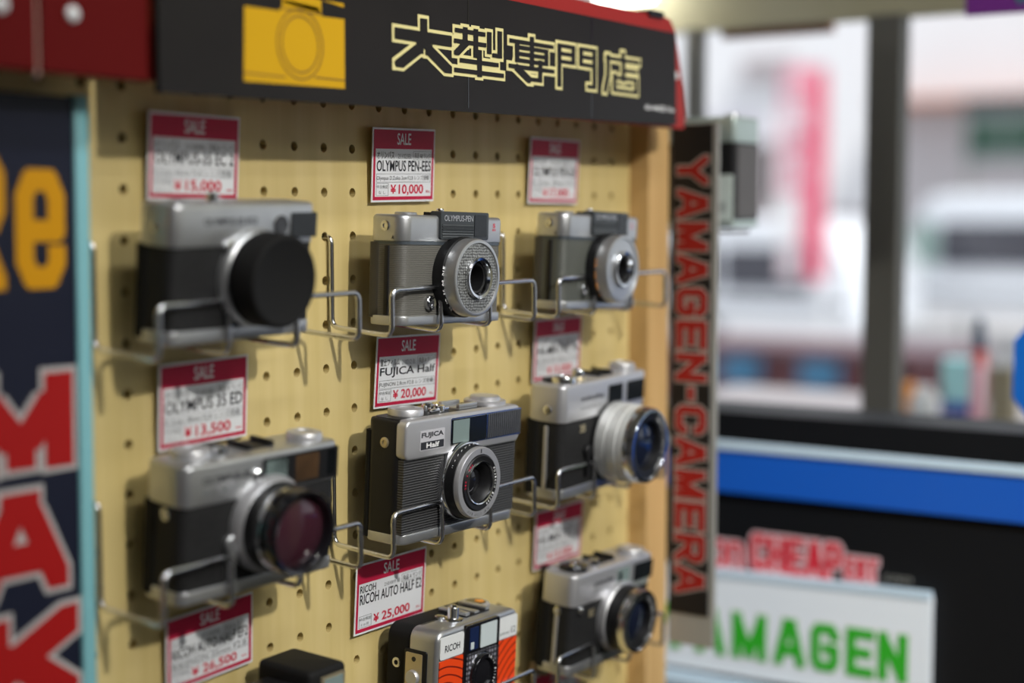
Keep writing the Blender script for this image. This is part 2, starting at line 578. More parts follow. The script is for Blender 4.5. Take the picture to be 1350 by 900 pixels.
def thing(name, label, cat, loc=(0, 0, 0), rot=(0, 0, 0), group=None):
    o = bpy.data.objects.new(name, None)
    o.empty_display_size = 0.02
    col.objects.link(o)
    o.location = W(*loc)
    z, x, y = (math.radians(a) for a in rot)
    o.rotation_euler = (Matrix.Rotation(z, 3, 'Z') @ Matrix.Rotation(x, 3, 'X') @ Matrix.Rotation(y, 3, 'Y')).to_euler()
    o['label'] = label
    o['category'] = cat
    if group:
        o['group'] = group
    return o


def struct(name, mb, m, loc=(0, 0, 0), parent=None, smooth=0):
    o = mb.build(name, m, parent, loc if not parent else None, smooth=smooth)
    if not parent:
        o['kind'] = 'structure'
    return o


# ------------------------------------------------------------------ the shop shell
XW = 1050      # plane of the shop window
struct('floor', MB().box(-3200, XW + 60, -4200, 1500, -1500, -1400), M['floor'])
struct('ceiling', MB().box(-3200, XW + 24, -4200, 1500, 1300, 1400), M['ceiling'])
struct('wall_back', MB().box(-3200, XW + 60, 300, 400, -1400, 1300), M['wall_paint'])
struct('wall_front', MB().box(-3200, XW + 60, -4200, -4100, -1400, 1300), M['wall_paint'])
struct('wall_left', MB().box(-3200, -3100, -4100, 300, -1400, 1300), M['wall_paint'])
wr = MB()
wr.box(XW, XW + 24, -4100, 300, 160, 1300)
wr.box(XW, XW + 24, -4100, 300, -1400, -700)
wr.box(XW, XW + 24, -4100, -1500, -700, 160)
struct('wall_right', wr, M['beam'])
win = MB()
for y, hw in ((-6, 18.5), (212, 7), (-560, 18.5), (-1480, 20)):
    win.box(XW - 8, XW + 18, y - hw, y + hw, -700, 162, 1.5)
win.box(XW - 8, XW + 35, -1500, 300, -712, -680, 1)
wf = struct('window_1', win, M['mullion'])
for a, b_ in ((219, 300), (12.5, 205), (-541.5, -24.5), (-1460, -578.5)):
    MB().box(XW + 8, XW + 13, a, b_, -680, 160).build('window_pane', M['pane'], wf, smooth=0)
struct('trim_1', MB().box(XW + 25, XW + 40, 66, 192, 152, 165), M['rust'])

# ------------------------------------------------------------------ pegboard display
disp = thing('pegboard_display', 'pale wooden pegboard display wall full of round peg holes with a side post', 'display board', (0, 0, -500))
dz = 500


def board_mesh():
    b_ = MB()
    xs = [-87.5 + 25 * i for i in range(25)]      # cell edges -> holes at -75 ... 500
    zs = [62.5 - 25 * i for i in range(24)]
    nseg, R, D = 12, 2.75, 4.5
    def cell(x0, x1, z0, z1):
        cx, cz = (x0 + x1) / 2, (z0 + z1) / 2
        base = len(b_.v)
        out = []
        for k in range(nseg):
            a = 2 * math.pi * (k + 0.5) / nseg
            c_, s_ = math.cos(a), math.sin(a)
            t = 1 / max(abs(c_), abs(s_))
            out.append((cx + (x1 - x0) / 2 * c_ * t, cz + (z1 - z0) / 2 * s_ * t))
        for (x, z) in out:
            b_.v.append((x, 0, z + dz))
        for k in range(nseg):
            a = 2 * math.pi * (k + 0.5) / nseg
            b_.v.append((cx + R * math.cos(a), 0, cz + R * math.sin(a) + dz))
        for k in range(nseg):
            a = 2 * math.pi * (k + 0.5) / nseg
            b_.v.append((cx + R * math.cos(a), D, cz + R * math.sin(a) + dz))
        cb = len(b_.v)
        b_.v += [(x0, 0, z0 + dz), (x1, 0, z0 + dz), (x1, 0, z1 + dz), (x0, 0, z1 + dz)]
        for k in range(nseg):
            k2 = (k + 1) % nseg
            b_.f.append((base + k, base + k2, base + nseg + k2, base + nseg + k))
            b_.f.append((base + nseg + k, base + nseg + k2, base + 2 * nseg + k2, base + 2 * nseg + k))
        # corner triangles
        for q, (k0, k1) in zip((2, 3, 0, 1), ((1, 1), (4, 4), (7, 7), (10, 10))):
            b_.f.append((base + k0, cb + q, base + (k1 + 1) % nseg)) if False else None
    for i in range(len(xs) - 1):
        for j in range(len(zs) - 1):
            cell(xs[i], xs[i + 1], zs[j + 1], zs[j])
    b_.v_ = xs, zs
    return b_


bmx = board_mesh()
# the polar cells above leave the 45-degree corners covered because 12 segments put a vertex on each diagonal
pb = bmx.build('pegboard', M['wood'], disp, smooth=0, recalc=False)
frame = MB()
frame.box(512.5, 530, 0, 4.5, -512.5 + dz, 95 + dz)
frame.box(-300, -87.5, 0, 4.5, -512.5 + dz, 95 + dz)
frame.box(-87.5, 512.5, 0, 4.5, 62.5 + dz, 95 + dz)
frame.build('board_border', M['wood'], disp, smooth=0)
MB().box(-300, 530, 14, 20, -512.5 + dz, 95 + dz).build('back_panel', M['dark'], disp, smooth=0)
MB().box(527, 559, -17, 40, -900 + dz, 100 + dz, 0.8).build('side_post', M['post'], disp, smooth=0)
MB().box(-300, 527, -2, 40, -900 + dz, -512.5 + dz, 0.5).build('lower_panel', M['wood'], disp, smooth=0)
MB().box(-300, 559, 20, 40, -1400 + dz, 100 + dz).build('carcass', M['post'], disp, smooth=0)

# ------------------------------------------------------------------ header boards
fas = thing('fascia_board', 'red header fascia board with rounded corner edging the black shop sign', 'fascia', (0, -45, 18))
pts = [(1.5, 5), (1.5, 150), (300, 150)]
out = [(3.5, 6), (527, 6), (529.5, 12), (526, 34), (519, 58), (512, 76), (505, 82.5), (497, 84), (3.5, 79)]
MB().prism('y', out, 0, 6).build('panel', M['red_paint'], fas)
MB().box(0, 500, 6, 44.5, 30, 70).build('mounting_block', M['post'], fas, smooth=0)
MB().lathe((513.5, 0, 43.5), 'y', [(-0.5, 3.2), (1.0, 3.0), (1.8, 2.0), (2.0, 0)], 16).build('rivet', M['white_panel'], fas)
MB().rprism('y', 471, 492, 82, 86.5, -2, 8, 1.5).build('clip', M['black'], fas)
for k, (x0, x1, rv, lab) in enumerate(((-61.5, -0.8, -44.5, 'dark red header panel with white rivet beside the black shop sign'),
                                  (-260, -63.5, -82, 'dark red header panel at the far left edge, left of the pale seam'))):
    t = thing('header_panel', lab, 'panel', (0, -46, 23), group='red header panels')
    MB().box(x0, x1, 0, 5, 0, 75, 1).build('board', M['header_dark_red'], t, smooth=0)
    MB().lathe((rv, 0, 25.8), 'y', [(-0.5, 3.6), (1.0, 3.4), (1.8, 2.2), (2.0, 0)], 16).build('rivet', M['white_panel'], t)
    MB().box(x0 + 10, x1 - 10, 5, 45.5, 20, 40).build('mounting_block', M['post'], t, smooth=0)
t = MB().box(-63.3, -61.7, 1.5, 4, -2, 76)
o = t.build('seam_strip', mat('seam_beige', (0.38, 0.25, 0.20), 0.6), loc=(0, -46, 23), smooth=0)
o['label'] = 'thin beige seam strip between the two dark red header panels'
o['category'] = 'trim strip'

sg = thing('shop_sign', 'black shop sign with yellow camera picture and cream outlined characters', 'sign', (0, -46, 18))
MB().prism('y', [(2.5, 0.3), (508, 7.9), (506, 72.8), (2.5, 72.8)], -3, 0).build('sign_panel', M['sign_black'], sg, smooth=0)
for x in (247, 388):
    MB().box(x - 0.4, x + 0.4, -3.15, -3, 3 + x * 0.0127, 72).build('seam', M['gloss'], sg, smooth=0)
YS = -3.2
cx0 = MB()
bxs = [('大', 174, 232.5), ('型', 229.5, 286), ('専', 286, 343.5), ('門', 340, 397.5), ('店', 400, 455)]
inn, outl = MB(), MB()
for ch, a, b_ in bxs:
    th = 6.6 if ch == '大' else 4.8
    g = 1.9
    lv = 0.95 if ch == '大' else 0.52
    outl.block(ch, (a + 2.6, YS, 24.8), b_ - a - 5.2, 28.4, th, grow=g, level=lv)
    inn.block(ch, (a + 2.6, YS - 0.4, 24.8), b_ - a - 5.2, 28.4, th, level=lv)
outl.build('character_outline', M['cream'], sg, smooth=0, recalc=False)
inn.build('character', M['sign_black'], sg, smooth=0, recalc=False)
MB().text('1B-440店 No', (461, YS, 16.2), 43, 4.5, bold=0.01).build('small_print', M['white'], sg, smooth=0, recalc=False)
yc = MB()
yc.prism('y', [(58, 9), (134.3, 10.2), (134.3, 46), (117, 45.7), (113, 50), (88, 51), (84, 45.2), (59, 45)], YS, YS + 0.3)
yc.prism('y', [(86, 49.5), (116, 47), (116, 54), (134, 52), (134, 54), (86, 54)], YS, YS + 0.3)
yc.build('camera_picture', M['yellow'], sg, smooth=0)
lin = MB()
for r in (14.0, 17.3):
    lin.lathe((99.3, YS, 30), 'y', [(0.1, r - 0.45), (0.1, r + 0.45), (0.2, r + 0.45), (0.2, r - 0.45)], 40, ring=True)
lin.box(57.8, 88, YS - 0.2, YS - 0.1, 12.6, 13.4)
lin.box(110, 134.4, YS - 0.2, YS - 0.1, 14.0, 14.8)
lin.box(84, 116, YS - 0.2, YS - 0.1, 46.2, 46.9)
lin.build('picture_line', mat('brown_line', (0.18, 0.09, 0.01), 0.6), sg, smooth=0)

# poster panel at the left
po = thing('poster_panel', 'navy poster panel with pale cyan edge and big orange and red letters', 'poster', (-19, -20, -260), (0, 0, 0.55))
MB().box(-180, -6, 0, 5, -120, 276, 0.6).build('panel', M['navy'], po, smooth=0)
MB().box(-6, 2, -1.2, 6, -120, 277, 0.8).build('edge_strip', M['cyan'], po)
MB().box(-150, -20, 5, 19.5, 0, 120, 0.6).build('mounting_block', M['post'], po, smooth=0)
e_ = MB()
e_.block('R', (-75, -0.3, 190), 30, 60, 9.5)
e_.block('e', (-39.5, -0.3, 190), 27.5, 53, 9.8)
e_.build('orange_lettering', M['orange_print'], po, smooth=0, recalc=False)
wo, wi = MB(), MB()
for ch, x, z, w_, h_ in (('M', -71, 107, 64, 48), ('A', -69, 52, 58, 51), ('K', -66, -4, 60, 52)):
    wo.block(ch, (x + 2.6, -0.3, z + 2.6), w_ - 5.2, h_ - 5.2, 16 if ch != 'A' else 14, grow=2.4)
    wi.block(ch, (x + 2.6, -0.7, z + 2.6), w_ - 5.2, h_ - 5.2, 16 if ch != 'A' else 14)
wo.build('letter_outline', M['pale'], po, smooth=0, recalc=False)
wi.build('red_lettering', M['red_print'], po, smooth=0, recalc=False)

# vertical strip sign (a fin standing out from the post)
st = thing('strip_sign', 'narrow vertical black strip sign with red letters reading downward on the post', 'sign', (562, 0, -362))
MB().box(-2.5, 2.5, -56.8, -18, -8, 392, 0.6).build('frame', M['alu'], st, smooth=0)
MB().box(-3.2, -2.4, -53.0, -19.0, 16.5, 391).build('black_panel', M['sign_black'], st, smooth=0)
lo_, li_ = MB(), MB()
word = 'YAMAGEN-CAMERA'
ztop, zbot = 369.0, 31.0
hs = [1.0] * 14
hs[7] = 0.62
tot = sum(hs)
z = ztop
for ch, hh in zip(word, hs):
    dzc = (ztop - zbot) * hh / tot
    # letters lie on their side: text runs downward (-Z), letter tops face -Y (away from the board)
    wd_ = dzc - 3.4
    if ch == '-':
        lo_.block('-', (-3.3, -24, z - 1.7), wd_, 26, 5.6, (0, 0, -1), (0, -1, 0), 1.5)
        li_.block('-', (-3.65, -24, z - 1.7), wd_, 26, 5.6, (0, 0, -1), (0, -1, 0))
    else:
        lo_.block(ch, (-3.3, -24, z - 1.7), wd_, 26, 6.0, (0, 0, -1), (0, -1, 0), 1.5)
        li_.block(ch, (-3.65, -24, z - 1.7), wd_, 26, 6.0, (0, 0, -1), (0, -1, 0))
    z -= dzc
lo_.build('letter_outline', M['strip_pale'], st, smooth=0, recalc=False)
li_.build('lettering', M['strip_red'], st, smooth=0, recalc=False)

# ------------------------------------------------------------------ wire camera racks
RC = 1.45
GR = 'chrome wire racks on the pegboard'


def rack_path():
    p = []
    y0, yf = -3.0, -46.0
    z0, zf = -1.0, -4.5      # arms dip a little toward the front (relative to arm level)
    p += [(2, 6, 50), (2, y0, 50), (2, y0, z0), (2, yf, zf), (2, yf, zf + 25.5), (48, yf, zf + 25.5), (48, yf, zf), (48, y0, z0)]
    p += [(98, y0, z0), (98, yf, zf), (98, yf, zf + 25.5), (148, yf, zf + 25.5), (148, yf, zf), (148, y0, z0), (148, y0, 50), (148, 6, 50)]
    return p


rack0 = MB().tube(rack_path(), RC, 5.5, 12, 7).build('wire_rack', M['wire'], loc=(0, 0, -100))
RL = {(0, 0): 'chrome wire rack holding the camera with black lens cap', (0, 1): 'chrome wire rack holding the grey half-frame camera in the middle of the top row',
      (0, 2): 'chrome wire rack holding the grey camera beside the post, top row', (1, 0): 'chrome wire rack holding the blurred silver camera with violet lens',
      (1, 1): 'chrome wire rack holding the camera with ribbed black front', (1, 2): 'chrome wire rack holding the camera with fat silver lens',
      (2, 0): 'chrome wire rack holding the all black camera at the bottom', (2, 1): 'chrome wire rack holding the orange and white camera',
      (2, 2): 'chrome wire rack holding the black and silver camera at bottom right'}
for r in range(3):
    for c in range(3):
        o = rack0 if (r, c) == (0, 0) else rack0.copy()
        if o is not rack0:
            col.objects.link(o)
        o.location = W(175 * c, 0, -100 - 125 * r)
        o['label'] = RL[(r, c)]
        o['category'] = 'wire rack'
        o['group'] = GR

# ------------------------------------------------------------------ price tags
GT = 'red and white price tags'


def price_tag(x0, x1, z0, z1, roll, maker, code, rank, model, lens, price, suffix, label, box=('中古保証', 'な し')):
    w, h = x1 - x0, z1 - z0
    t = thing('price_tag', label, 'price tag', ((x0 + x1) / 2, -3.2, z0), (0, 3, roll), GT)
    u0, u1 = -w / 2, w / 2
    MB().box(u0, u1, -0.25, 0.25, 0, h).build('card', M['card'], t, smooth=0)
    bd = MB()
    hb = h * 0.255
    bd.box(u0 + 1.2, u1 - 1.2, -0.4, -0.25, h - 1.2 - hb, h - 1.2)
    bd.box(u0 + 1.2, u0 + 3.0, -0.4, -0.25, 1.2, h - 1.2 - hb)
    bd.box(u1 - 3.0, u1 - 1.2, -0.4, -0.25, 1.2, h - 1.2 - hb)
    bd.box(u0 + 3.0, u1 - 3.0, -0.4, -0.25, 1.2, 3.2)
    bd.build('red_border', M['tag_red'], t, smooth=0)
    y = -0.45
    a, e = u0 + 4.2, u1 - 4.0
    iw = e - a
    top = h - 1.2 - hb
    MB().text('SALE', (-w * 0.12, y, top + hb * 0.22), w * 0.22, hb * 0.62, bold=0.012).build('heading', M['card'], t, smooth=0, recalc=False)
    bl = MB()
    ih = top - 3.2
    bl.text(maker, (a, y, 3.2 + ih * 0.79), min(iw * 0.34, 3.3 * max(3, len(maker)) * (1 if ord(maker[0]) > 255 else 0.9)), ih * 0.16, bold=0.01)
    bl.text(model, (a, y, 3.2 + ih * 0.53), iw, ih * 0.23, bold=0.012)
    bl.text(rank, (a + iw * 0.69, y, 3.2 + ih * 0.80), iw * 0.29, ih * 0.125, bold=0.0)
    bl.build('model_lettering', M['ink'], t, smooth=0, recalc=False)
    gl = MB()
    gl.text(code, (a + iw * 0.38, y, 3.2 + ih * 0.80), iw * 0.25, ih * 0.10)
    if lens:
        gl.text(lens, (a + 0.3, y, 3.2 + ih * 0.325), iw * 0.97, ih * 0.125, bold=0.0)
    gl.text(box[0], (a + 0.5, y, 3.2 + ih * 0.17), 10.5, ih * 0.075)
    gl.text(box[1], (a + 2.2, y, 3.2 + ih * 0.055), 6.5, ih * 0.065)
    lw = 0.18
    for (bx0, bx1, bz0, bz1) in ((a, a + 11.6, 3.2 + ih * 0.02, 3.2 + ih * 0.28), (a + iw * 0.665, e, 3.2 + ih * 0.775, 3.2 + ih * 0.96)) + (((a, e, 3.2 + ih * 0.30, 3.2 + ih * 0.48),) if lens else ()):
        gl.box(bx0, bx1, y, y + 0.1, bz0, bz0 + lw)
        gl.box(bx0, bx1, y, y + 0.1, bz1 - lw, bz1)
        gl.box(bx0, bx0 + lw, y, y + 0.1, bz0, bz1)
        gl.box(bx1 - lw, bx1, y, y + 0.1, bz0, bz1)
    gl.build('small_lettering', M['grey_ink'], t, smooth=0, recalc=False)
    pl = MB()
    pl.text('¥', (a + 13.5, y, 3.2 + ih * 0.06), 5.4, ih * 0.19, bold=0.02)
    pl.text(price, (a + 21.5, y, 3.2 + ih * 0.02), iw * 0.46, ih * 0.235, bold=0.02)
    pl.text(suffix, (e - 4.6, y, 3.2 + ih * 0.07), 4.2, ih * 0.06 if suffix != '-' else 0.6)
    pl.build('price_lettering', M['red_ink'], t, smooth=0, recalc=False)
    return t


price_tag(37, 101, -30, 13.3, 0.3, 'オリンパス', '211009EL', '良品 A ランク', 'OLYMPUS-35 EC 2', 'E.Zuiko 42mm F2.8 レンズ搭載', '15,000', '-', 'price tag reading 15,000 above the camera with black lens cap')
price_tag(213, 274.2, -30, 13.6, -1.0, 'オリンパス', '211023EL', '良品 AB ランク', 'OLYMPUS PEN-EES', 'Olympus D.Zuiko 3cm F2.8 レンズ搭載', '10,000', '税込', 'sharp price tag reading 10,000 above the grey half-frame camera')
price_tag(381.5, 445.3, -30.7, 13.7, 0.2, 'オリンパス', '211012EL', '良品 A ランク', 'OLYMPUS PEN-EE', 'D.Zuiko 28mm F3.5', '17,000', '税込', 'small price tag in the top row nearest the wooden post')
price_tag(41.2, 105, -155, -111.2, -0.6, 'オリンパス', '211015EL', '良品 A ランク', 'OLYMPUS 35 ED', 'D.Zuiko 38mm F2.8 レンズ搭載', '13,500', '-', 'price tag reading 13,500 under the camera with black lens cap')
price_tag(213.5, 276.8, -152.9, -110, 1.6, '富士フィルム', '210212 EL', '良品 A ランク', 'FUJICA Half', 'FUJINON 2.8cm F2.8 レンズ搭載', '20,000', '税込', 'sharp price tag reading 20,000 above the ribbed black-front camera')
price_tag(387.3, 449, -152.8, -109.2, 0.2, 'ミノルタ', '211020EL', '良品 A ランク', 'HI-MATIC 7s', 'ROKKOR 45mm F1.8', '15,000', '税込', 'price tag between the two right-hand cameras, behind the fat silver lens camera')
price_tag(43.5, 107, -279, -239.8, -1.8, 'リコー', '211005EL', '良品 A ランク', 'RICOH AUTO HALF EF2', 'RIKENON 25mm F2.8', '26,500', '税込', 'price tag reading 26,500 above the all black camera')
price_tag(193.3, 261.8, -284.5, -242, 0.6, 'RICOH', '2101019 刻', '良品 A ランク', 'RICOH AUTO HALF E2', '', '25,000', '税込', 'sharp price tag reading 25,000 above the orange and white camera', ('中古保証', '1 ヶ月'))
price_tag(388, 451.4, -283.5, -242, 0.6, 'ミノルタ', '211021EL', '良品 A ランク', 'HI-MATIC E', 'ROKKOR-QF 40mm F1.7', '15,500', '税込', 'price tag just under the camera with the fat silver lens')
price_tag(385, 449, -399, -355.5, -1.5, 'ミノルタ', '211022EL', '良品 A ランク', 'HI-MATIC F', 'ROKKOR 38mm F2.7', '12,000', '税込', 'price tag mostly hidden at the bottom under the black and silver camera')

# ------------------------------------------------------------------ film cameras
GC = 'film cameras on the wire racks'


def lug(parent, x, y, z, material=None):
    mb = MB().lathe((x, y, z), 'x', [(-1, 3.0), (0.6, 3.0), (0.9, 2.4), (0.9, 1.5), (0.2, 1.4), (0.2, 0)], 18)
    return mb.build('strap_lug', material or M['chrome'], parent)


def knob(name, parent, x, y, z, r, h, material, ridges=0):
    prof = [(-0.5, r), (h * 0.72, r), (h * 0.93, r * 0.94), (h, r * 0.82), (h, r * 0.5), (h * 0.9, r * 0.46), (h * 0.9, 0)]
    return MB().lathe((x, y, z), 'z', prof, 28).build(name, material, parent)


def half_frame(label, pos, rot, w, h, d, leather, lensmat, ringmat, lx, words):
    t = thing('film_camera', label, 'camera', pos, rot, GC)
    x0, x1 = -w / 2, w / 2
    zt = h * 0.735
    MB().rprism('z', x0 + 0.7, x1 - 0.7, 0.8, d - 0.6, 4, zt + 1, 7).build('body', leather, t)
    MB().rprism('z', x0 + 0.3, x1 - 0.3, d * 0.62, d, 4, zt + 0.8, 3.5).build('back_door', mat('door_grey', (0.05, 0.045, 0.036), 0.5), t)
    MB().box(x0 - 0.1, x0 + 3, d * 0.40, d * 0.52, 5.5, zt - 1, 0.4).build('hinge_strip', M['black'], t)
    MB().rprism('z', x0 + 0.6, x1 - 0.6, 0.4, d - 0.3, zt - 0.2, zt + 2.0, 7).build('cover_seam', mat('seam_slate', (0.10, 0.12, 0.14), 0.4, 0.6), t)
    MB().rprism('z', x0, x1, 0, d, zt + 1.6, h, 7.5, 2.2, 0.4).build('top_cover', M['satin'], t)
    MB().rprism('z', x0, x1, -0.2, d, 0, 5.4, 7.0, 0.5, 0.8).build('base_plate', M['satin'], t)
    fp = MB().rprism('y', lx - 19.5, lx + 28, zt + 3.0, h + 2.6, -1.6, 6, 1.2, 0, 0.4).build('finder_housing', mat('finder_slate', (0.055, 0.062, 0.068), 0.4, 0.4), t)
    fp2 = MB()
    for k in range(6):
        zz = zt + 4.4 + k * 1.35
        fp2.box(lx - 18.3, lx + 12, -2.1, -1.4, zz, zz + 0.75)
    fp2.build('rib', M['rib_grey'], fp, smooth=0)
    MB().rprism('y', lx + 13.2, lx + 25.2, zt + 5, h + 1.2, -2.0, -1.2, 0.8).build('finder_window', M['window'], fp)
    MB().text(words[0], (lx - 16.3, -1.75, h - 2.9), 28, 3.4, bold=0.0).build('lettering', M['satin_light'], fp, smooth=0, recalc=False)
    # lens
    c = (lx, 0, h * 0.435)
    fr = MB().lathe(c, 'y', [(-1, 23.6), (6.0, 23.6), (6.5, 23.2), (7.5, 22.4), (7.5, 11), (-1, 11)], 56, ring=True).build('focus_ring', M['black'], t)
    MB().arc_text(words[1], c, 22.9, 166, 232, 2.6, -6.9, 0.02).build('lettering', ringmat, fr, smooth=0, recalc=False)
    lr = MB().lathe(c, 'y', [(7, 22.8), (13.4, 22.8), (14.6, 22.3), (14.9, 21.6), (14.9, 20.4), (13.8, 19.8), (13.8, 11), (7, 11)], 64, ring=True).build('lens_ring', M['satin'] if lensmat is None else lensmat, t)
    MB().lathe(c, 'y', [(13.6, 19.9), (14.1, 19.8), (14.6, 12.2), (13.8, 12)], 56, ring=True).build('light_cell_ring', M['selenium'] if lensmat is None else M['satin'], t)
    MB().lathe(c, 'y', [(13, 12.4), (16.4, 12.2), (17.0, 11.7), (16.6, 10.2), (13.5, 9.2), (10, 8.6), (10, 12)], 48, ring=True).build('front_ring', M['chrome'], t)
    MB().lathe(c, 'y', [(9.0, 9.4), (12, 9.0), (13.6, 8.9), (13.2, 7.8), (4.8, 6.6), (4.4, 9)], 40, ring=True).build('inner_barrel', M['black'], t)
    MB().lathe(c, 'y', [(4.0, 7.2), (5.2, 6.4), (5.9, 4.5), (6.2, 2.2), (6.3, 0)], 32).build('front_element', M['lens_glass'], t)
    MB().lathe((-24, 0, 12.5), 'y', [(-1, 4.4), (1.2, 4.3), (1.6, 3.8), (1.2, 2.6), (0.4, 2.4), (0.4, 1.2), (1.1, 1.1), (1.1, 0)], 20).build('flash_socket', M['chrome'], t)
    knob('shutter_button', t, lx - 4, 11, h, 2.3, 4.2, M['chrome'])
    MB().rprism('z', lx - 14, lx + 20, 5, 16, h - 0.2, h + 2.0, 1.0, 0.3).build('finder_roof', M['black'], t)
    knob('dial', t, -33, 12, h - 0.3, 6.4, 1.8, M['satin'])
    lug(t, x0, d * 0.5, h - 6.5)
    MB().text('A', (x0 - 0.15, d * 0.33, h * 0.775), 2.0, 2.2, (0, -1, 0), (0, 0, 1), 0.03).build('side_mark', M['ink'], t, smooth=0, recalc=False)
    MB().text('EE.S', (36.0, -0.12, h * 0.87), 3.4, 1.2, bold=0.03).build('red_lettering', M['red_ink'], t, smooth=0, recalc=False)
    MB().text('S', (36.5, -0.12, h * 0.90), 2.4, 2.6, bold=0.03).build('red_emblem', M['red_ink'], t, smooth=0, recalc=False)
    return t


half_frame('grey half-frame camera with dimpled ring lens in the middle of the top row', (238.9, -44, -101.2), (-1.1, 1.2, 1.4), 99.5, 62.6, 26, M['grey_leather'], None, M['white'], 2.0, ('OLYMPUS-PEN', '160 80 64 20 11'))
half_frame('grey half-frame camera with smooth silver lens, top row beside the wooden post', (409.8, -44, -101.4), (0, 1.6, 2.0), 101, 62.7, 25, M['green_leather'], M['satin'], M['orange_amber'], 1.5, ('OLYMPUS-PEN', '400 200 100 50'))


def ribbed_camera():
    w, h, d = 111.2, 72, 28
    t = thing('film_camera', 'sharp camera with ribbed black front and bright chrome face in the centre', 'camera', (243.2, -44, -225.8), (-2.0, 2.6, 0.6), GC)
    x0, x1 = -w / 2, w / 2
    MB().rprism('z', x0, x1, 1.2, d, 5, h - 0.6, 6.5, 1.6).build('body', M['black'], t)
    MB().rprism('z', x0 + 0.4, x1 - 0.4, d - 5, d + 1.5, 2, h - 8, 3).build('back_door', M['black_matt'], t)
    MB().rprism('y', x0 + 1.2, x1 - 1.2, 6, 49.5, 0.2, 6, 0.6).build('front_leather', M['rib_black'], t)
    MB().rprism('z', x0, x1, -0.6, d, 0, 6.2, 6.5, 0.8, 1.4).build('base_plate', M['satin'], t)
    # chrome face plate: a frame around the window strip
    fp = MB().rprism('y', x0, x1, 49, h, -1.8, 5, 4.5, 0, 1.5).build('face_plate', M['satin_light'], t)
    MB().rprism('y', -14.6, 56.2, 53.6, 69.8, -2.1, 0, 0.8).build('window_frame', M['chrome'], fp)
    MB().rprism('y', -13.6, 19.6, 54.4, 69, -2.5, -1.5, 0.4).build('finder_window', M['window'], fp)
    MB().rprism('y', -13.0, 2.6, 55, 68.4, -2.7, -2.2, 0.3).build('frame_window', M['window_grey'], fp)
    MB().rprism('y', 20.4, 55.4, 54.4, 69, -2.7, -1.5, 0.4).build('light_cell', M['cell'], fp)
    MB().box(19.6, 20.4, -2.9, -2, 54.2, 69.2).build('divider', M['chrome'], fp, smooth=0)
    npl = MB().rprism('y', -43, -20.5, 53.6, 65.2, -2.1, -1.5, 0.4).build('name_plate', mat('plate_pale', (0.66, 0.65, 0.68), 0.4, 0.3), t)
    MB().text('FUJICA', (-42, -2.2, 60.3), 20.4, 3.7, bold=0.035).build('lettering', M['ink'], npl, smooth=0, recalc=False)
    MB().rprism('y', -42.4, -21.2, 54.2, 58.6, -2.25, -2.0, 0.2).build('black_label', M['ink'], npl)
    MB().text('Half', (-37.5, -2.35, 54.9), 12, 3.0, bold=0.03).build('label_lettering', M['white'], npl, smooth=0, recalc=False)
    c = (-0.4, 0, 31.7)
    br = MB().lathe(c, 'y', [(-1, 23.4), (3.4, 23.4), (4.6, 22.9), (5.0, 22.0), (5.0, 15), (-1, 15)], 64, ring=True).build('lens_base_ring', M['chrome'], t)
    sh = MB()
    sh.prism('y', [(-18, 42), (-9, 50), (-4, 53.6), (8, 53.6), (13, 50), (20, 44), (12, 40), (-12, 40)], -2.4, -1)
    sh.build('lens_shoulder', M['satin_light'], t)
    fo = MB().lathe(c, 'y', [(4.6, 22.2), (10.5, 21.7), (11, 21.0), (11, 14), (4.6, 14)], 64, ring=True).build('focus_ring', M['black'], t)
    MB().arc_text('HOSSNODE', c, 21.6, 150, 78, 2.3, -8.0, 0.01).build('lettering', M['white'], fo, smooth=0, recalc=False)
    fr = MB().lathe(c, 'y', [(10.6, 21.3), (13.2, 21.2), (14.0, 20.6), (14.0, 17.0), (13.2, 16.6), (10.6, 16.6)], 64, ring=True).build('lens_ring', M['satin_light'], t)
    MB().arc_text('FUJI PHOTO FILM', c, 18.9, 236, 300, 1.6, -14.15, 0.0).build('lettering', M['grey_ink'], fr, smooth=0, recalc=False)
    MB().text('I', (-0.6, -14.2, 31.7 + 17.7), 0.8, 2.4, bold=0.03).build('index_mark', M['ink'], fr, smooth=0, recalc=False)
    ib = MB().lathe(c, 'y', [(10, 16.8), (14.2, 16.6), (14.8, 16.0), (14.4, 13.4), (12, 13.0), (10, 13)], 56, ring=True).build('name_ring', M['black'], t)
    MB().arc_text('FUJINON 1:2.8', c, 14.8, 30, -62, 1.7, -14.75, 0.01).build('lettering', M['white'], ib, smooth=0, recalc=False)
    MB().arc_text('2.8 4 5.6', c, 14.8, 186, 128, 1.7, -14.75, 0.01).build('red_lettering', M['red_ink'], ib, smooth=0, recalc=False)
    MB().lathe(c, 'y', [(10, 13.3), (14.6, 13.2), (15.2, 12.8), (14.9, 12.1), (11, 11.6), (10, 12)], 48, ring=True).build('front_ring', M['chrome'], t)
    MB().lathe(c, 'y', [(9.0, 12.4), (13.6, 11.8), (11.6, 9.8), (7.4, 8.6), (7.0, 10)], 44, ring=True).build('inner_barrel', M['black'], t)
    MB().lathe(c, 'y', [(6.6, 9.2), (7.6, 8.4), (8.8, 6), (9.5, 3), (9.8, 0)], 36).build('front_element', M['lens_glass'], t)
    # top deck
    MB().rprism('z', x0 + 3, x1 - 3, 3, d - 2, h - 1.2, h - 0.2, 5).build('top_deck', M['black'], t)
    knob('rewind_dial', t, -33.5, 17, h - 0.5, 10.5, 4.4, M['satin_light'])
    sb = knob('shutter_button', t, -8.6, 13, h - 0.5, 4.4, 4.0, M['chrome'])
    knob('button', t, -13.5, 17, h - 0.5, 3.4, 5.2, M['chrome'])
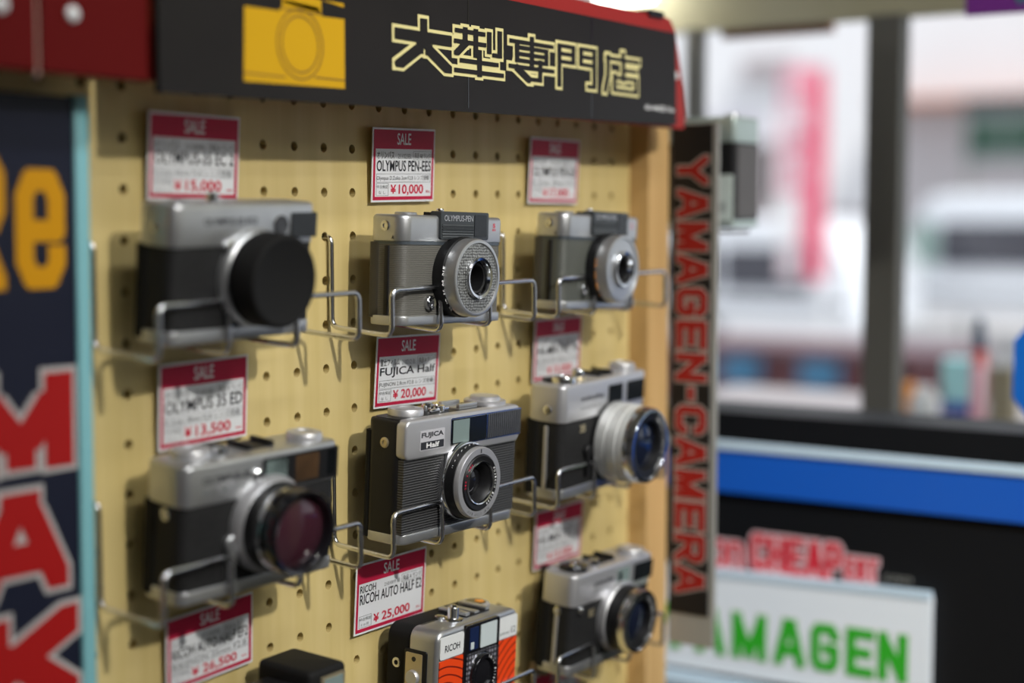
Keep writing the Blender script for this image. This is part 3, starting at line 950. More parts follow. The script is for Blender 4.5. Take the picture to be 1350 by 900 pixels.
    MB().box(-19, -2, 9.4, 11.0, h - 0.5, h + 2.2, 0.4).build('lever', M['chrome'], t)
    hs_ = MB()
    hs_.box(6, 24, 8, 24, h - 0.5, h + 0.6, 0.2)
    hs_.box(6, 24, 8, 10.5, h + 0.6, h + 3.0, 0.3)
    hs_.box(6, 24, 21.5, 24, h + 0.6, h + 3.0, 0.3)
    hs_.build('accessory_shoe', M['satin'], t)
    dl = MB().lathe((41, 15, h - 0.5), 'z', [(0, 13.0), (2.4, 13.0), (3.0, 12.2), (3.0, 9.6), (4.8, 9.3), (5.4, 8.4), (5.2, 0)], 40).build('wind_dial', M['satin_light'], t)
    lug(t, x0, 13.5, 58.2, M['brass'])
    return t


ribbed_camera()


def orange_camera():
    w, h, d = 86.5, 75, 38
    t = thing('film_camera', 'orange and white patterned camera with silver top at the bottom centre', 'camera', (258.7, -44, -357.6), (0, 2.2, 1.7), GC)
    x0, x1 = -w / 2, w / 2
    MB().rprism('y', x0 + 0.5, x1 - 0.5, 0.5, h, 18, d, 8, 2.5, 0.2).build('back_half', M['black_matt'], t)
    MB().rprism('y', x0, x1, 0, h, 0, 20, 6.5, 0, 3.0).build('front_half', M['satin'], t)
    wl = MB().rprism('y', x0 + 2.2, -17.2, 58.2, h - 3.4, -0.5, 1, 1.5).build('white_panel', M['white_panel'], t)
    MB().text('RICOH', (-36.5, -0.65, 62.2), 15.2, 4.2, bold=0.01).build('lettering', M['ink'], wl, smooth=0, recalc=False)
    wr_ = MB().rprism('y', 20.4, x1 - 2.2, 58.2, h - 3.4, -0.5, 1, 1.5).build('white_panel', M['white_panel'], t)
    lt = MB().text('E2', (34.2, -0.65, 60.6), 5, 3.8, bold=0.0)
    lt.text('AUTO HALF', (22, -0.65, 60.6), 10.6, 1.6)
    lt.build('lettering', M['grey_ink'], wr_, smooth=0, recalc=False)
    MB().rprism('y', x0 + 2.2, -17.2, 3, 57.4, -0.5, 1, 1.0).build('orange_panel', M['orange_left'], t)
    MB().rprism('y', 20.4, x1 - 2.2, 3, 57.4, -0.5, 1, 1.0).build('orange_panel', M['orange_right'], t)
    cp_ = MB().rprism('y', -17, 20.2, 1.5, h - 0.8, -1.4, 2, 2.2, 0, 0.5).build('centre_panel', M['gloss'], t)
    MB().rprism('y', -12.6, -3.4, 58.6, 72.4, -1.8, -1, 0.6).build('finder_window', M['window_blue'], cp_)
    MB().rprism('y', -11.6, -8.2, 59.2, 63.5, -2.0, -1.5, 0.4).build('finder_glint', M['window_white'], cp_)  # white reflection on the finder glass, put in as a pale patch
    MB().rprism('y', -1.2, 16.2, 58.2, 72.4, -1.9, -1, 0.6).build('light_window', M['window_white'], cp_)
    MB().rprism('y', -14.6, 17.6, 28, 56.6, -1.9, -1, 1.0).build('light_cell', M['selenium_square'], cp_)
    c = (1.0, 0, 42.5)
    lr = MB().lathe(c, 'y', [(1, 12.8), (4.2, 12.6), (5.0, 12.0), (4.6, 9.2), (2.5, 8.6), (1, 8.6)], 48, ring=True).build('lens_ring', M['gloss'], t)
    MB().arc_text('RICOH 1:2.8 f=25mm', c, 10.7, 70, -110, 1.5, -5.0, 0.0).build('lettering', M['white'], lr, smooth=0, recalc=False)
    MB().lathe(c, 'y', [(1.8, 13.4), (2.6, 13.4), (2.6, 12.6), (1.8, 12.6)], 48, ring=True).build('bezel', M['chrome'], t)
    MB().lathe(c, 'y', [(0.5, 9.4), (3.0, 8.6), (3.6, 6), (4.0, 3), (4.1, 0)], 32).build('front_element', M['lens_glass'], t)
    sp = MB().rprism('x', 7, 23.5, 8, 62.5, x0 - 0.8, x0 + 2, 1.6, 0, 0.4).build('side_frame', M['black'], t)
    pl = MB().rprism('x', 10, 22, 11, 60.5, x0 - 1.3, x0 + 1, 0.8).build('side_plate', M['brass'], t)
    MB().lathe((x0 - 1.2, 16, 46), 'x', [(-0.2, 4.6), (1.6, 4.5), (2.4, 4.0), (2.4, 0)], 24).build('side_knob', M['satin_light'], pl)
    MB().lathe((x0 - 1.2, 16, 57), 'x', [(-0.2, 1.6), (0.3, 1.5), (0.4, 0)], 14).build('screw', M['gloss'], pl)
    MB().lathe((x0 - 1.2, 16, 35), 'x', [(-0.2, 1.8), (0.3, 1.7), (0.4, 0)], 10).build('red_mark', M['orange_amber'], pl)
    MB().text('OFF', (x0 - 1.45, 19.5, 29.5), 7, 2.4, (0, -1, 0), (0, 0, 1), 0.01).build('lettering', M['ink'], pl, smooth=0, recalc=False)
    sb = MB().lathe((-11, 12.5, h), 'z', [(-0.5, 6.8), (0.8, 6.6), (1.3, 5.6), (1.3, 3.6), (1.6, 3.4), (7.2, 3.4), (7.8, 3.0), (7.8, 1.8), (9.2, 1.6), (9.4, 0)], 28).build('shutter_button', M['chrome'], t)
    MB().lathe((-15.5, 19, h), 'z', [(-0.5, 3.4), (1.8, 3.2), (2.3, 2.4), (2.3, 0)], 14).build('button', M['chrome'], t)
    sh = MB()
    sh.box(-2, 23, 9, 30, h - 0.3, h + 0.8, 0.3)
    sh.build('shoe_base', M['black'], t)
    s2 = MB()
    s2.box(-2, 2.0, 9, 30, h + 0.8, h + 3.0, 0.4)
    s2.box(19, 23, 9, 30, h + 0.8, h + 3.0, 0.4)
    s2.box(7, 12, 9, 30, h + 0.8, h + 2.2, 0.4)
    s2.build('shoe_rail', M['satin'], t)
    dl = MB().lathe((29.5, 24, h), 'z', [(-0.5, 9.0), (1.2, 9.0), (1.9, 8.2), (1.9, 0)], 32).build('counter_dial', M['satin_light'], t)
    MB().lathe((29.5, 24, h + 1.5), 'z', [(0, 6.8), (0.7, 6.6), (0.7, 0)], 28).build('dial_face', M['gloss'], dl)
    MB().lathe((31, 22, h + 2.0), 'z', [(0, 3.0), (0.5, 3.0), (0.5, 0)], 20).build('dial_mark', M['orange_amber'], dl)
    lug(t, x0 + 1, 30, 52)
    return t


orange_camera()


def rangefinder(label, pos, rot, dims, zc, lens, wins, words, top, extras):
    w, h, d = dims
    t = thing('film_camera', label, 'camera', pos, rot, GC)
    x0, x1 = -w / 2, w / 2
    MB().rprism('z', x0 + 0.6, x1 - 0.6, 0.6, d - 0.6, 5, zc + 1, 5.5).build('body', M['leather'], t)
    MB().rprism('z', x0 - 0.2, x1 + 0.2, d * 0.66, d + 0.6, 2.5, zc + 0.5, 3.0).build('back_door', M['black_matt'], t)
    tc = MB().rprism('z', x0, x1, 0, d, zc, h, 6.0, 2.0, 0.5).build('top_cover', M['satin_light'] if extras.get('light') else M['satin'], t)
    MB().rprism('z', x0, x1, 0, d, 0, 6.8, 6.0, 0.6, 1.0).build('base_plate', M['satin'], t)
    MB().text(words[0], (words[2], -0.15, zc + (h - zc) * 0.50), words[3], 3.4, bold=0.02).build('lettering', M['ink'], tc, smooth=0, recalc=False)
    if words[1]:
        MB().text(words[1], (words[2], -0.15, zc + (h - zc) * 0.26), words[3] * 0.92, 1.9).build('small_lettering', M['grey_ink'], tc, smooth=0, recalc=False)
    for nm, kind, a, b_, c0, c1, mm in wins:
        if kind == 'r':
            MB().rprism('y', a, b_, c0, c1, -0.7, 1, 0.8).build(nm, mm, t)
        else:
            MB().lathe((a, 0, c0), 'y', [(-0.5, b_), (0.6, b_), (0.8, b_ * 0.9), (0.4, b_ * 0.8), (0.4, 0)], 28).build(nm, mm, t)
    for nm, prof, mm, ring in lens['parts']:
        MB().lathe((lens['x'], 0, lens['z']), 'y', prof, 60, ring=ring).build(nm, mm, t)
    if lens.get('text'):
        tx, rad, y, hgt, a0, a1 = lens['text']
        MB().arc_text(tx, (lens['x'], 0, lens['z']), rad, a0, a1, hgt, y, 0.0).build('lens_lettering', M['white'], t, smooth=0, recalc=False)
    for nm, x, y, r, hh, mm in top:
        knob(nm, t, x, y, h - 0.4, r, hh, mm)
    if 'shoe' in extras:
        x, y = extras['shoe']
        s_ = MB()
        s_.box(x - 9, x + 9, y - 8, y + 8, h - 0.3, h + 0.8, 0.2)
        s_.box(x - 9, x - 6.5, y - 8, y + 8, h + 0.8, h + 2.8, 0.3)
        s_.box(x + 6.5, x + 9, y - 8, y + 8, h + 0.8, h + 2.8, 0.3)
        s_.build('accessory_shoe', M['black'], t)
    if 'lever' in extras:
        x, z0, z1 = extras['lever']
        lv = MB().rprism('y', x - 2.2, x + 2.2, z0, z1, -2.2, 0.5, 2.0)
        lv.lathe((x, 0.5, z1 - 3), 'y', [(0, 4.2), (2.6, 4.2), (3.2, 3.6), (3.2, 0)], 22)
        lv.build('self_timer_lever', M['black'] if extras.get('light') else M['satin'], t)
    if 'badge' in extras:
        x, z, tx = extras['badge']
        MB().text(tx, (x, -0.1, z), 7.0, 5.0, bold=0.03).build('badge', M['brass'], t, smooth=0, recalc=False)
    if 'side_bar' in extras:
        MB().rprism('x', d * 0.40, d * 0.50, 7, zc - 2.5, x0 - 0.4, x0 + 2, 0.8, 0, 0.3).build('hinge_strip', M['satin_light'], t)
    if 'socket' in extras:
        x, z, r = extras['socket']
        MB().lathe((x, 0, z), 'y', [(-0.5, r), (1.6, r * 0.96), (2.2, r * 0.7), (2.2, 0)], 20).build('front_button', M['chrome'], t)
    lug(t, x0, d * 0.42, extras.get('lugz', h - 8))
    return t


# the camera with the black push-on cap
X, Z = 5.0, 30.5
rangefinder('blurred silver camera with large black lens cap, left end of the top row', (61, -44, -98.4), (-0.9, 5, -0.8), (99.4, 67, 25), 46.5,
            dict(x=X, z=Z, parts=[
                ('lens_mount', [(-1, 24.6), (2, 24.4), (4.0, 23.2), (4.6, 22.0), (4.6, 0)], M['satin'], False),
                ('lens_barrel', [(4, 22.0), (12, 22), (13, 21), (13, 0)], M['black'], False),
                ('lens_cap', [(6.5, 23.4), (19.4, 23.2), (20.6, 22.4), (21.0, 20.8), (20.6, 19.8), (20.6, 0)], M['black_matt'], False)]),
            [('finder_window', 'r', 30.2, 49.0, 49.5, 62.0, M['window']), ('sensor_window', 'c', 22.8, 5.0, 55.8, 0, M['gloss'])],
            ('OLYMPUS-35 EC2', '', -30, 36), [('shutter_button', -16, 9, 3.2, 5.0, M['chrome']), ('dial', -34, 12, 6, 1.6, M['satin'])],
            dict(socket=(-12, 44.5, 5.0), lugz=56))
# the camera with the violet lens
X, Z = 2.4, 33.0
rangefinder('blurred silver camera with violet tinted lens, left of the ribbed camera', (70.5, -44, -224.2), (-4.2, 5.2, -0.8), (105.2, 69, 29), 48.5,
            dict(x=X, z=Z, parts=[
                ('lens_mount', [(-1, 25.0), (1.5, 25.0), (6, 23.0), (7, 22.0), (7, 0)], M['satin_light'], False),
                ('lens_barrel', [(6, 22.4), (13, 22.4), (13.6, 21.6), (13.6, 0)], M['black'], False),
                ('lens_ring', [(13, 21.4), (16, 21.6), (19.5, 20.6), (19.5, 10)], M['chrome'], False),
                ('front_rim', [(17, 21.6), (26, 21.6), (27.2, 20.9), (26.6, 19.2), (22, 17.6), (17, 17.6)], M['gloss'], True),
                ('front_element', [(18, 18.6), (21.6, 17.8), (23.8, 13), (25, 7), (25.4, 0)], M['lens_purple'], False)]),
            [('window_frame', 'r', -2.2, 51.0, 49.8, 66.2, M['black']), ('frame_window', 'r', 0, 15.0, 51.5, 65, M['window_grey']),
             ('finder_window', 'r', 20, 37, 51.5, 65, M['window_amber']), ('edge_window', 'r', 43, 49, 51.5, 65, M['window'])],
            ('OLYMPUS-35', 'ED', -41, 31), [('advance_dial', -34, 17, 10, 4.6, M['satin_light']), ('shutter_button', -22, 10, 3.4, 4.8, M['chrome']), ('speed_dial', -19, 19, 8, 3.4, M['black']), ('rewind_knob', 39, 13, 9.5, 4.6, M['satin_light'])],
            dict(shoe=(6, 18), lever=(-22, 8, 30), socket=(-5.5, 59, 3.0), lugz=44))
# the camera with the fat silver lens
X, Z = 9.0, 31.5
rangefinder('silver camera with fat all-silver lens barrel beside the post, middle row', (413.1, -44, -224.2), (0.2, 3.3, -1.1), (113.5, 75.8, 28), 51.2,
            dict(x=X, z=Z, text=('MINOLTA ROKKOR 1:1.7', 20.0, -29.6, 2.0, 60, -60), parts=[
                ('lens_mount', [(-1, 27.8), (2, 27.8), (2, 0)], M['black'], False),
                ('lens_barrel', [(1, 27.2), (9, 27.2), (9.6, 26.4), (10.4, 26.4), (11, 27.2), (17, 27.2), (17.6, 26.2), (18.6, 26.2), (19.2, 26.8), (24, 26.4), (24, 10)], mat('silver_paint', (0.66, 0.67, 0.66), 0.4, 0.35), False),
                ('front_rim', [(23, 26.6), (29, 25.8), (30.4, 25.0), (30.4, 23.2), (29, 22.4), (23, 22.4)], M['chrome'], True),
                ('name_ring', [(22, 22.6), (29.2, 22.4), (28.6, 17.4), (24, 15.6), (22, 16)], M['black'], True),
                ('front_element', [(20, 16.2), (24.4, 15.6), (26, 11), (27, 6), (27.3, 0)], M['lens_blue'], False)]),
            [('finder_window', 'r', 2.4, 21, 58.4, 70.4, M['window']), ('frame_window', 'r', 28, 51.5, 56.4, 70.4, M['window']),],
            ('minolta', 'HI-MATIC 7s', -34, 30), [('advance_dial', -41, 10, 8.0, 5.0, M['chrome']), ('advance_base', -36, 17, 11, 2.2, M['black']), ('shutter_button', -24, 9.5, 4.0, 8.0, M['chrome']), ('shutter_collar', -24, 9.5, 5.4, 3.0, M['brass']), ('rewind_knob', 41, 12, 9.0, 6.0, M['satin_light'])],
            dict(light=True, shoe=(10, 15), badge=(-34, 42.5, '35'), side_bar=1, lugz=59.5, lever=(-24, 12, 32)))
# the black and silver camera at bottom right
X, Z = 5.5, 31.8
rangefinder('silver and black camera with chrome ringed lens at the bottom right', (421, -44, -347.4), (-1.4, 5, 0.8), (105.3, 69, 27), 47.6,
            dict(x=X, z=Z, text=('ROKKOR-QF 1:1.7 40mm', 17.2, -19.9, 1.8, 60, -60), parts=[
                ('lens_mount', [(-1, 24.6), (4.4, 24.4), (5.4, 23.4), (5.4, 10)], M['satin_light'], False),
                ('lens_barrel', [(4.6, 22.8), (9, 22.8), (9.4, 22.2), (10, 22.2), (10.4, 22.8), (14.4, 22.6), (14.6, 21.8), (14.6, 10)], M['black'], False),
                ('front_rim', [(14, 22.4), (19.4, 22.2), (20.6, 21.6), (20.6, 20.0), (19, 19.2), (14, 19.2)], M['chrome'], True),
                ('name_ring', [(13, 19.4), (19.6, 19.2), (19.0, 15.0), (15, 13.6), (13, 14)], M['black'], True),
                ('front_element', [(12, 14.2), (15, 13.6), (16.6, 9), (17.4, 5), (17.6, 0)], M['lens_blue'], False)]),
            [('finder_window', 'r', 2.6, 18.6, 55, 64.6, M['window_grey']), ('range_window', 'r', 4, 8.6, 56.4, 63, M['window']), ('frame_window', 'r', 25.6, 51, 51.8, 64.6, M['window'])],
            ('minolta', 'HI-MATIC', -26, 24), [('advance_dial', -35, 13, 10, 4.0, M['gloss']), ('advance_hub', -37, 10, 4.5, 5.6, M['chrome']), ('shutter_button', -17, 8, 3.6, 5.4, M['chrome']), ('rewind_knob', 38, 11, 10, 4.0, M['satin_light'])],
            dict(light=True, shoe=(2, 16), badge=(-31, 37.5, 'E'), side_bar=1, lugz=44, socket=(-43, 44.5, 2.6)))


def black_camera():
    t = thing('film_camera', 'all black camera with raised flash head at the bottom left', 'camera', (75, -43, -352), (0, 3, 0), GC)
    MB().rprism('z', -56, 56, 0, 30, 0, 68, 6, 2.5, 1).build('body', M['black'], t)
    MB().rprism('z', -55, 30, -1.5, 4, 10, 62, 1.5, 0.4, 0.4).build('front_panel', M['leather'], t)
    fh = MB().rprism('z', 27, 57, -2, 36, 60, 76, 3.5, 3.0, 0.5).build('flash_head', M['black_matt'], t)
    MB().rprism('y', 35, 54, 62, 72, -3.2, -1, 0.8).build('flash_frame', M['brass'], fh)
    MB().rprism('y', 37, 52, 64, 70.5, -3.6, -2, 0.6).build('flash_window', M['window_grey'], fh)
    MB().lathe((-5, 0, 33), 'y', [(0, 24), (8, 23.5), (14, 21), (15, 20), (13, 15), (6, 12), (0, 12)], 48, ring=True).build('lens_barrel', M['gloss'], t)
    MB().lathe((-5, 0, 33), 'y', [(3, 13), (7, 12), (9, 7), (9.6, 0)], 32).build('front_element', M['lens_glass'], t)
    knob('shutter_button', t, -6, 12, 68, 4.0, 3.0, M['chrome'])
    knob('dial', t, -34, 14, 68, 9, 2.4, M['black'])
    return t


black_camera()

# clear plastic sleeve leaning behind the bottom right camera
cs = thing('plastic_sleeve', 'clear plastic sleeve leaning behind the bottom right camera', 'plastic sleeve', (386, -11, -347), (0, -3, 14))
MB().box(-9, 9, 0, 1.2, 0, 68, 0.4).build('sheet', M['acrylic'], cs, smooth=0)
MB().box(-9, 9, -1.5, 3, -7, 2, 0.4).build('foot', mat('sleeve_foot', (0.26, 0.18, 0.11), 0.4), cs, smooth=0)

# camera hung on the far side of the post
hc = thing('film_camera', 'black and pale silver camera hanging beyond the narrow vertical strip sign', 'camera', (623, -22, -49), (0, 0, 0), GC)
MB().rprism('z', -22.5, 22.5, -29, 60, 4, 68, 3, 0).build('body', M['black'], hc)
MB().rprism('z', -23, 23, -29.5, 60, 66, 86, 3.5, 2.5, 0.5).build('top_cover', mat('pale_green_silver', (0.42, 0.50, 0.47), 0.35, 0.5), hc)
MB().rprism('z', -23, 23, -29.5, 60, 0, 6, 3, 0.5, 0.8).build('base_plate', mat('pale_green_silver', (0.42, 0.50, 0.47)), hc)
lb = MB().rprism('x', -28, 20, 6, 41, -23.2, -22, 0.5).build('paper_label', mat('pale_label', (0.62, 0.70, 0.66), 0.5), hc)
bc = MB()
for k in range(7):
    bc.box(-23.35, -23.2, -22 + k * 1.6, -22 + k * 1.6 + (0.5 if k % 2 else 0.9), 12, 20)
bc.build('barcode', M['grey_ink'], lb, smooth=0)
MB().rprism('y', -18, 20, 8, 64, -30, -28.5, 1).build('end_panel', mat('end_grey', (0.075, 0.068, 0.066), 0.5), hc)
knob('shutter_button', hc, 0, -16, 86, 5.5, 3, M['satin_light'])
hk = thing('hook_shelf', 'small wire shelf under the camera beyond the strip sign', 'wire rack', (617, -22, -52))
MB().tube([(-14, 62.5, 30), (-14, 62.5, 0), (-14, -27, 0), (-14, -27, 1.5)], 1.4).build('wire', M['wire'], hk)
MB().tube([(14, 62.5, 30), (14, 62.5, 0), (14, -27, 0), (14, -27, 1.5)], 1.4).build('wire', M['wire'], hk)
MB().box(-57.5, 20, 61.5, 67, -20, 60, 0.5).build('bracket_plate', M['post'], hk, smooth=0)

# ------------------------------------------------------------------ counter cabinet with signs
XC = 750
ct = thing('display_counter', 'black display counter with blue band under its top by the window', 'counter', (XC, 0, -1400))


def cz(z):
    return z + 1400


MB().box(0, 70, -900, 260, 0, cz(-284)).build('cabinet', M['counter_black'], ct, smooth=0)
MB().box(-6, 70, -900, 260, cz(-238), cz(-212), 1).build('counter_top', M['counter_black'], ct, smooth=0)
MB().box(-8, 4, -900, 260, cz(-246), cz(-238), 1).build('pale_trim', M['lightblue'], ct, smooth=0)
MB().box(-6, 6, -900, 260, cz(-284), cz(-246), 0.5).build('blue_band', M['blue'], ct, smooth=0)
LU, LV = (0, -1, 0), (0, 0, 1)
co, ci = MB(), MB()
for tx, y, z0, wd, hh, th in (('CHEAP', 0, -351, 86, 32, 6.2), ('EST', -87.5, -348, 30, 19, 4.2), ('on', 38, -352, 32, 23, 4.6)):
    cw = wd / len(tx)
    for k, ch in enumerate(tx):
        co.block(ch, (-1.0, y - k * cw - 0.5, cz(z0)), cw - 1.0, hh, th, LU, LV, 2.1)
        ci.block(ch, (-1.6, y - k * cw - 0.5, cz(z0)), cw - 1.0, hh, th, LU, LV, -0.2)
co.build('slogan_outline', M['pink_pale'], ct, smooth=0, recalc=False)
ci.build('slogan', M['cheap_red'], ct, smooth=0, recalc=False)
MB().text('.com', (-1.4, -121, cz(-345.5)), 26, 5, LU, LV, 0.0).build('slogan_suffix', M['alu'], ct, smooth=0, recalc=False)

yb = thing('counter_sign', 'white sign board with big green letters fixed low on the black counter', 'sign', (XC - 2, 0, -450))
MB().prism('x', [(-166, 6), (120, 2), (120, 88), (-166, 97)], -8, 0).build('board', mat('sign_white', (0.82, 0.87, 0.92), 0.4), yb, smooth=0)
MB().prism('x', [(-165, 95), (120, 88), (120, 94), (-165, 101)], -9, 0).build('top_rail', M['lightblue'], yb, smooth=0)
bo, bi = MB(), MB()
lw_ = 27.2
xs_ = [(83, 29, 'Y'), (48, 29, 'A'), (12, 33, 'M'), (-28, 29, 'A'), (-62, 26, 'G'), (-94, 25, 'E'), (-122, 26, 'N')]
for y, wdt, ch in xs_:
    zz = 19.2 + (83 - y) * 0.012
    bo.block(ch, (-8.3, y, zz), wdt, 41.5, 8.8, LU, LV, 2.0)
    bi.block(ch, (-8.8, y, zz), wdt, 41.5, 8.8, LU, LV)
bo.build('letter_outline', M['white'], yb, smooth=0, recalc=False)
bi.build('lettering', M['green_print'], yb, smooth=0, recalc=False)
MB().box(-16, 0, -166, 130, -14, -2, 1).build('bottom_rail', M['lightblue'], yb, smooth=0)

oc = thing('price_board', 'blue octagonal sign standing on the counter at the right edge', 'sign', (XC + 20, -250, -212))
MB().prism('x', [(14, 5), (30, 25), (30, 72), (14, 91), (-60, 91), (-76, 72), (-76, 25), (-60, 5)], 0, 4).build('board', mat('cobalt', (0.004, 0.12, 0.48), 0.4), oc, smooth=0)
MB().box(0, 30, -56, 6, 0, 6).build('foot', M['counter_black'], oc, smooth=0)

hs2 = thing('hanging_sign', 'purple sign hanging from the ceiling at the top right corner', 'sign', (820, -200, 127))
MB().box(0, 4, -160, 42, 0, 180, 0.8).build('board', M['purple'], hs2, smooth=0)
MB().prism('x', [(10, 28), (-4, 6), (-18, 28)], -0.5, 0).build('emblem', M['teal'], hs2, smooth=0)
for y in (20, -140):
    MB().tube([(2, y, 178), (2, y, 1173)], 1.0, n=6).build('cord', M['white'], hs2)

tl = thing('ceiling_lamp', 'bright tube lamp hanging near the window, just above the shop sign', 'lamp', (1000, 470, 200))
MB().lathe((0, 0, 0), 'y', [(-230, 0.5), (-230, 13), (230, 13), (230, 0.5)], 20).build('tube', mat('tube_light', (1.0, 0.98, 0.92), 0.5, emit=9.0), tl)
MB().box(-30, 30, -250, 250, 16, 40, 3).build('housing', M['white_panel'], tl)
for y in (-200, 200):
    MB().tube([(0, y, 40), (0, y, 1100)], 2, n=6).build('rod', M['alu'], tl)

# ------------------------------------------------------------------ things outside the window
GO = 'goods on the table outside the window'
tb = thing('display_table', 'low table with goods standing outside the shop window', 'table', (1600, 0, -1400))
MB().box(-180, 220, -420, 520, 1060, 1082, 2).build('tabletop', mat('table_grey', (0.36, 0.33, 0.34), 0.6), tb, smooth=0)
for sx in (-165, 205):
    for sy in (-405, 505):
        MB().box(sx - 14, sx + 14, sy - 14, sy + 14, 0, 1060, 1).build('leg', M['alu'], tb, smooth=0)
ZT = -318


def goods(name, label, cat, x, y, parts):
    t = thing(name, label, cat, (x, y, ZT), group=GO)
    for nm, prof, mm in parts:
        if prof[0] == 'box':
            MB().box(*prof[1:], 2).build(nm, mm, t, smooth=0)
        else:
            MB().lathe((0, 0, 0), 'z', prof, 28).build(nm, mm, t)


goods('bottle', 'amber bottle with dark cap nearest the window post', 'bottle', 1570, 147, [('body', [(0, 10), (1, 11), (44, 11), (52, 6)], M['orange_amber']), ('cap', [(50, 8), (82, 7.5), (83, 0)], M['maroon'])])
goods('jar', 'round white jar between the amber bottle and the aqua carton', 'jar', 1560, 120, [('body', [(0, 15), (2, 18), (28, 18), (36, 13), (36, 0)], M['white_panel']), ('lid', [(35, 12), (46, 12), (47, 0)], M['white'])])
goods('carton', 'aqua carton with deep blue base behind the white jar', 'carton', 1640, 92, [('box', ('box', -18, 18, -26, 26, 18, 78), M['aqua']), ('base', ('box', -18.5, 18.5, -26.5, 26.5, 0, 19), M['deep_blue'])])
goods('bottle', 'tall dark bottle with red neck and pink label', 'bottle', 1590, 56, [('body', [(0, 10), (1, 11), (72, 11), (76, 10.5), (76, 0)], M['pinkish']), ('collar', [(75, 10), (96, 9), (96, 0)], M['red_cap']), ('neck', [(95, 9), (118, 8), (138, 4.5), (140, 0)], M['navy_glass'])])
goods('carton', 'olive carton beside the blue octagonal sign', 'carton', 1600, 24, [('box', ('box', -18, 18, -16, 16, 0, 74), M['olive_box']), ('flap', ('box', -18.3, 18.3, -16.3, 16.3, 70, 76), M['alu'])])

struct('ground', MB().box(XW + 60, 30000, -20000, 40000, -1480, -1400), M['asphalt'])

# maroon stand with two blue crates
ms = thing('planter_stand', 'dark maroon stand across the pavement behind two blue crates', 'stand', (7000, 2700, -1400))
MB().box(0, 500, -900, 1100, 0, 640, 8).build('cabinet', M['maroon'], ms, smooth=0)
MB().box(-20, 520, -920, 1120, 640, 680, 8).build('top', mat('stand_top', (0.20, 0.13, 0.15), 0.6), ms, smooth=0)
cr = None
for y, lab in ((2870, 'blue crate on its stand nearer the strip sign'), (2445, 'blue crate on its stand nearer the window post')):
    t = thing('crate', lab, 'crate', (6850, y, -1400), group='blue crates outside')
    mb = MB()
    mb.box(-60, 60, -85, 85, 480, 490, 2)
    for (a, b_, c0, c1) in ((-60, -50, -85, 85), (50, 60, -85, 85), (-60, 60, -85, -75), (-60, 60, 75, 85)):
        mb.box(a, b_, c0, c1, 480, 610, 2)
    mb.build('tray', M['bin_blue'], t, smooth=0)
    MB().box(-55, 55, -78, 78, 0, 480, 2).build('pedestal', M['maroon'], t, smooth=0)

# tall pink banner on a pole
bn = thing('banner', 'tall pink street banner with white writing on a pole', 'banner', (10000, 3890, -1400))
fl = MB()
fl.loops([[(30 * math.sin(k * 0.9), -180 + 45 * k, z) for k in range(9)] + [(30 * math.sin(k * 0.9) + 8, -180 + 45 * k, z) for k in range(8, -1, -1)] for z in (1100, 1600, 2370)])
fl.build('cloth', mat('banner_light', (0.90, 0.34, 0.44), 0.7), bn)
MB().box(-34, -30, -185, -60, 870, 2300).build('side_stripe', M['pink'], bn, smooth=0)
MB().box(-36, -32, 0, 170, 1110, 1480).build('white_panel', M['facade'], bn, smooth=0)
wt = MB()
wt.box(-12, -10, 20, 150, 880, 1380)
for k, ch in enumerate('セール中'):
    wt.text(ch, (-45, 130, 2130 - k * 200), 190, 165, LU, LV, 0.04)
wt.build('lettering', mat('banner_white', (0.85, 0.72, 0.76), 0.7), bn, smooth=0, recalc=False)
MB().tube([(0, -190, 0), (0, -190, 2420)], 14).build('pole', M['white'], bn)
MB().tube([(0, -190, 2395), (0, 190, 2395)], 9).build('crossbar', M['white'], bn)
MB().lathe((0, -190, 0), 'z', [(0, 190), (40, 190), (70, 120), (70, 0)], 24).build('base', M['white_panel'], bn)


def van(label, x, y, win0, win1, greenish, roof=1500, flip=1, axles=(-1380, 1430), ws=()):
    """a van standing side-on to the shop window; y runs along it"""
    t = thing('van', label, 'van', (x, y, -1400))
    L = 2100
    prof = [(-L, 420), (-L, 900), (-L + 60, 960), (-L + 150, roof - 150), (-L + 260, roof - 30), (-L + 500, roof), (L * 0.45, roof), (L * 0.62, roof - 90), (L * 0.86, 960), (L, 900), (L + 40, 420)]
    prof = [(p[0] * flip, p[1]) for p in prof]
    ins = [(p[0] * 0.985, p[1] - 40 if p[1] > 1000 else p[1]) for p in prof]
    w2 = 830
    mb = MB()
    mb.loops([[(xx, p[0], p[1]) for p in pf] for xx, pf in ((-w2, ins), (-w2 + 70, prof), (w2 - 70, prof), (w2, ins))])
    mb.build('body', M['car_white'], t, smooth=50)
    for i, (a, b_) in enumerate(ws):
        MB().rprism('x', a, b_, win0, win1, -w2 - 14, -w2 + 30, 60).build('side_window', M['car_glass_green'] if i == greenish else M['car_glass'], t)
    MB().box(-w2 - 12, -w2 + 20, -L + 30, L - 30, 560, 600, 4).build('side_moulding', M['rubber'], t, smooth=0)
    for yy in axles:
        wh = MB().lathe((-w2 + 160, yy, 310), 'x', [(0, 310), (190, 310), (200, 290), (200, 0)], 32).build('wheel', M['rubber'], t)
        MB().lathe((-w2 + 160, yy, 310), 'x', [(190, 190), (208, 180), (212, 0)], 24).build('hub_cap', M['satin'], wh)
    MB().box(-w2 + 40, w2 - 40, -L - 40, -L + 60, 380, 520, 20).build('bumper', M['car_white'], t)
    return t


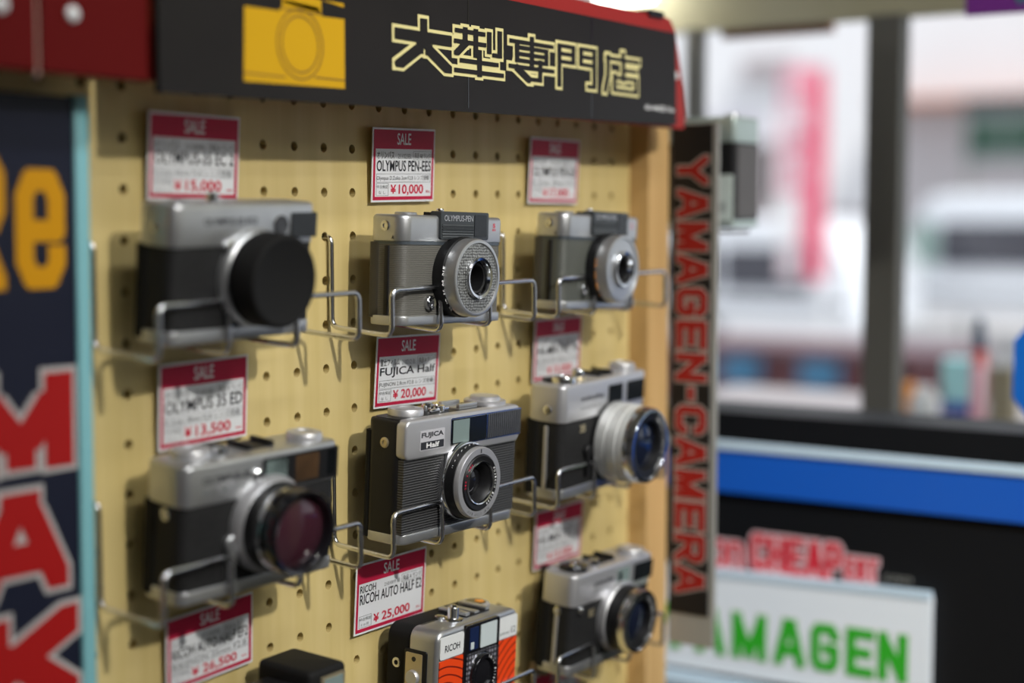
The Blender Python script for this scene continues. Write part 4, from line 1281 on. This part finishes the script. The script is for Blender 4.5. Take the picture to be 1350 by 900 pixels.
van('white van parked across the street, right of the window post', 14800, 2460, 835, 1255, 0, 1518, -1, (-1300, 500), ((1770, 1985), (700, 1740), (-420, 640)))
van('white van parked across the street, behind the pink banner', 12400, 6200, 697, 1060, 9, 1290, 1, (-560, 1400), ((-1740, -940), (-880, 0), (60, 900)))

# shop building across the street
bd = thing('building', 'pale shop building across the street with shutter and long signboard', 'building', (20000, 0, -1400))
MB().box(0, 800, -2000, 30000, 0, 9000).build('wall', M['facade'], bd, smooth=0)
MB().box(-60, 0, 4800, 6750, 0, 2700).build('shutter', M['shutter'], bd, smooth=0)
MB().box(-160, 0, 8240, 9000, 3190, 3470).build('signboard', M['facade_grey'], bd, smooth=0)
MB().box(-60, 0, 8500, 9400, 500, 2300).build('doorway', M['facade_grey'], bd, smooth=0)
MB().box(-700, 0, 2000, 6900, 2700, 2790).build('canopy', M['rust'], bd, smooth=0)
MB().box(-50, 0, 7000, 8300, 0, 1350).build('doorway', M['facade_grey'], bd, smooth=0)
MB().box(-60, 0, 8700, 9700, 1400, 2700).build('grey_panel', mat('panel_lavender', (0.60, 0.58, 0.64), 0.7), bd, smooth=0)
for y in (2500, 9800, 11000):
    MB().box(-40, 0, y, y + 800, 1000, 2300).build('window', mat('far_window', (0.55, 0.55, 0.6), 0.3), bd, smooth=0)

gs = thing('street_sign', 'dark framed green shop sign on posts across the street', 'sign', (16000, 4007, -1400))
MB().box(0, 60, -620, 620, 1860, 2500, 5).build('frame', mat('sign_frame', (0.20, 0.23, 0.22), 0.6), gs, smooth=0)
MB().box(-20, 2, -640, 640, 2400, 2530).build('top_band', mat('sign_dark', (0.02, 0.02, 0.025), 0.5), gs, smooth=0)
for k in range(3):
    MB().box(-14, 2, 580 - 410 * k - 360, 580 - 410 * k, 1950, 2280).build('green_panel', M['sign_green'], gs, smooth=0)
MB().box(-16, -10, -100, 440, 2430, 2490).build('yellow_stripe', M['yellow'], gs, smooth=0)
for y in (-560, 560):
    MB().box(10, 50, y - 25, y + 25, 0, 1860).build('post', M['alu'], gs, smooth=0)
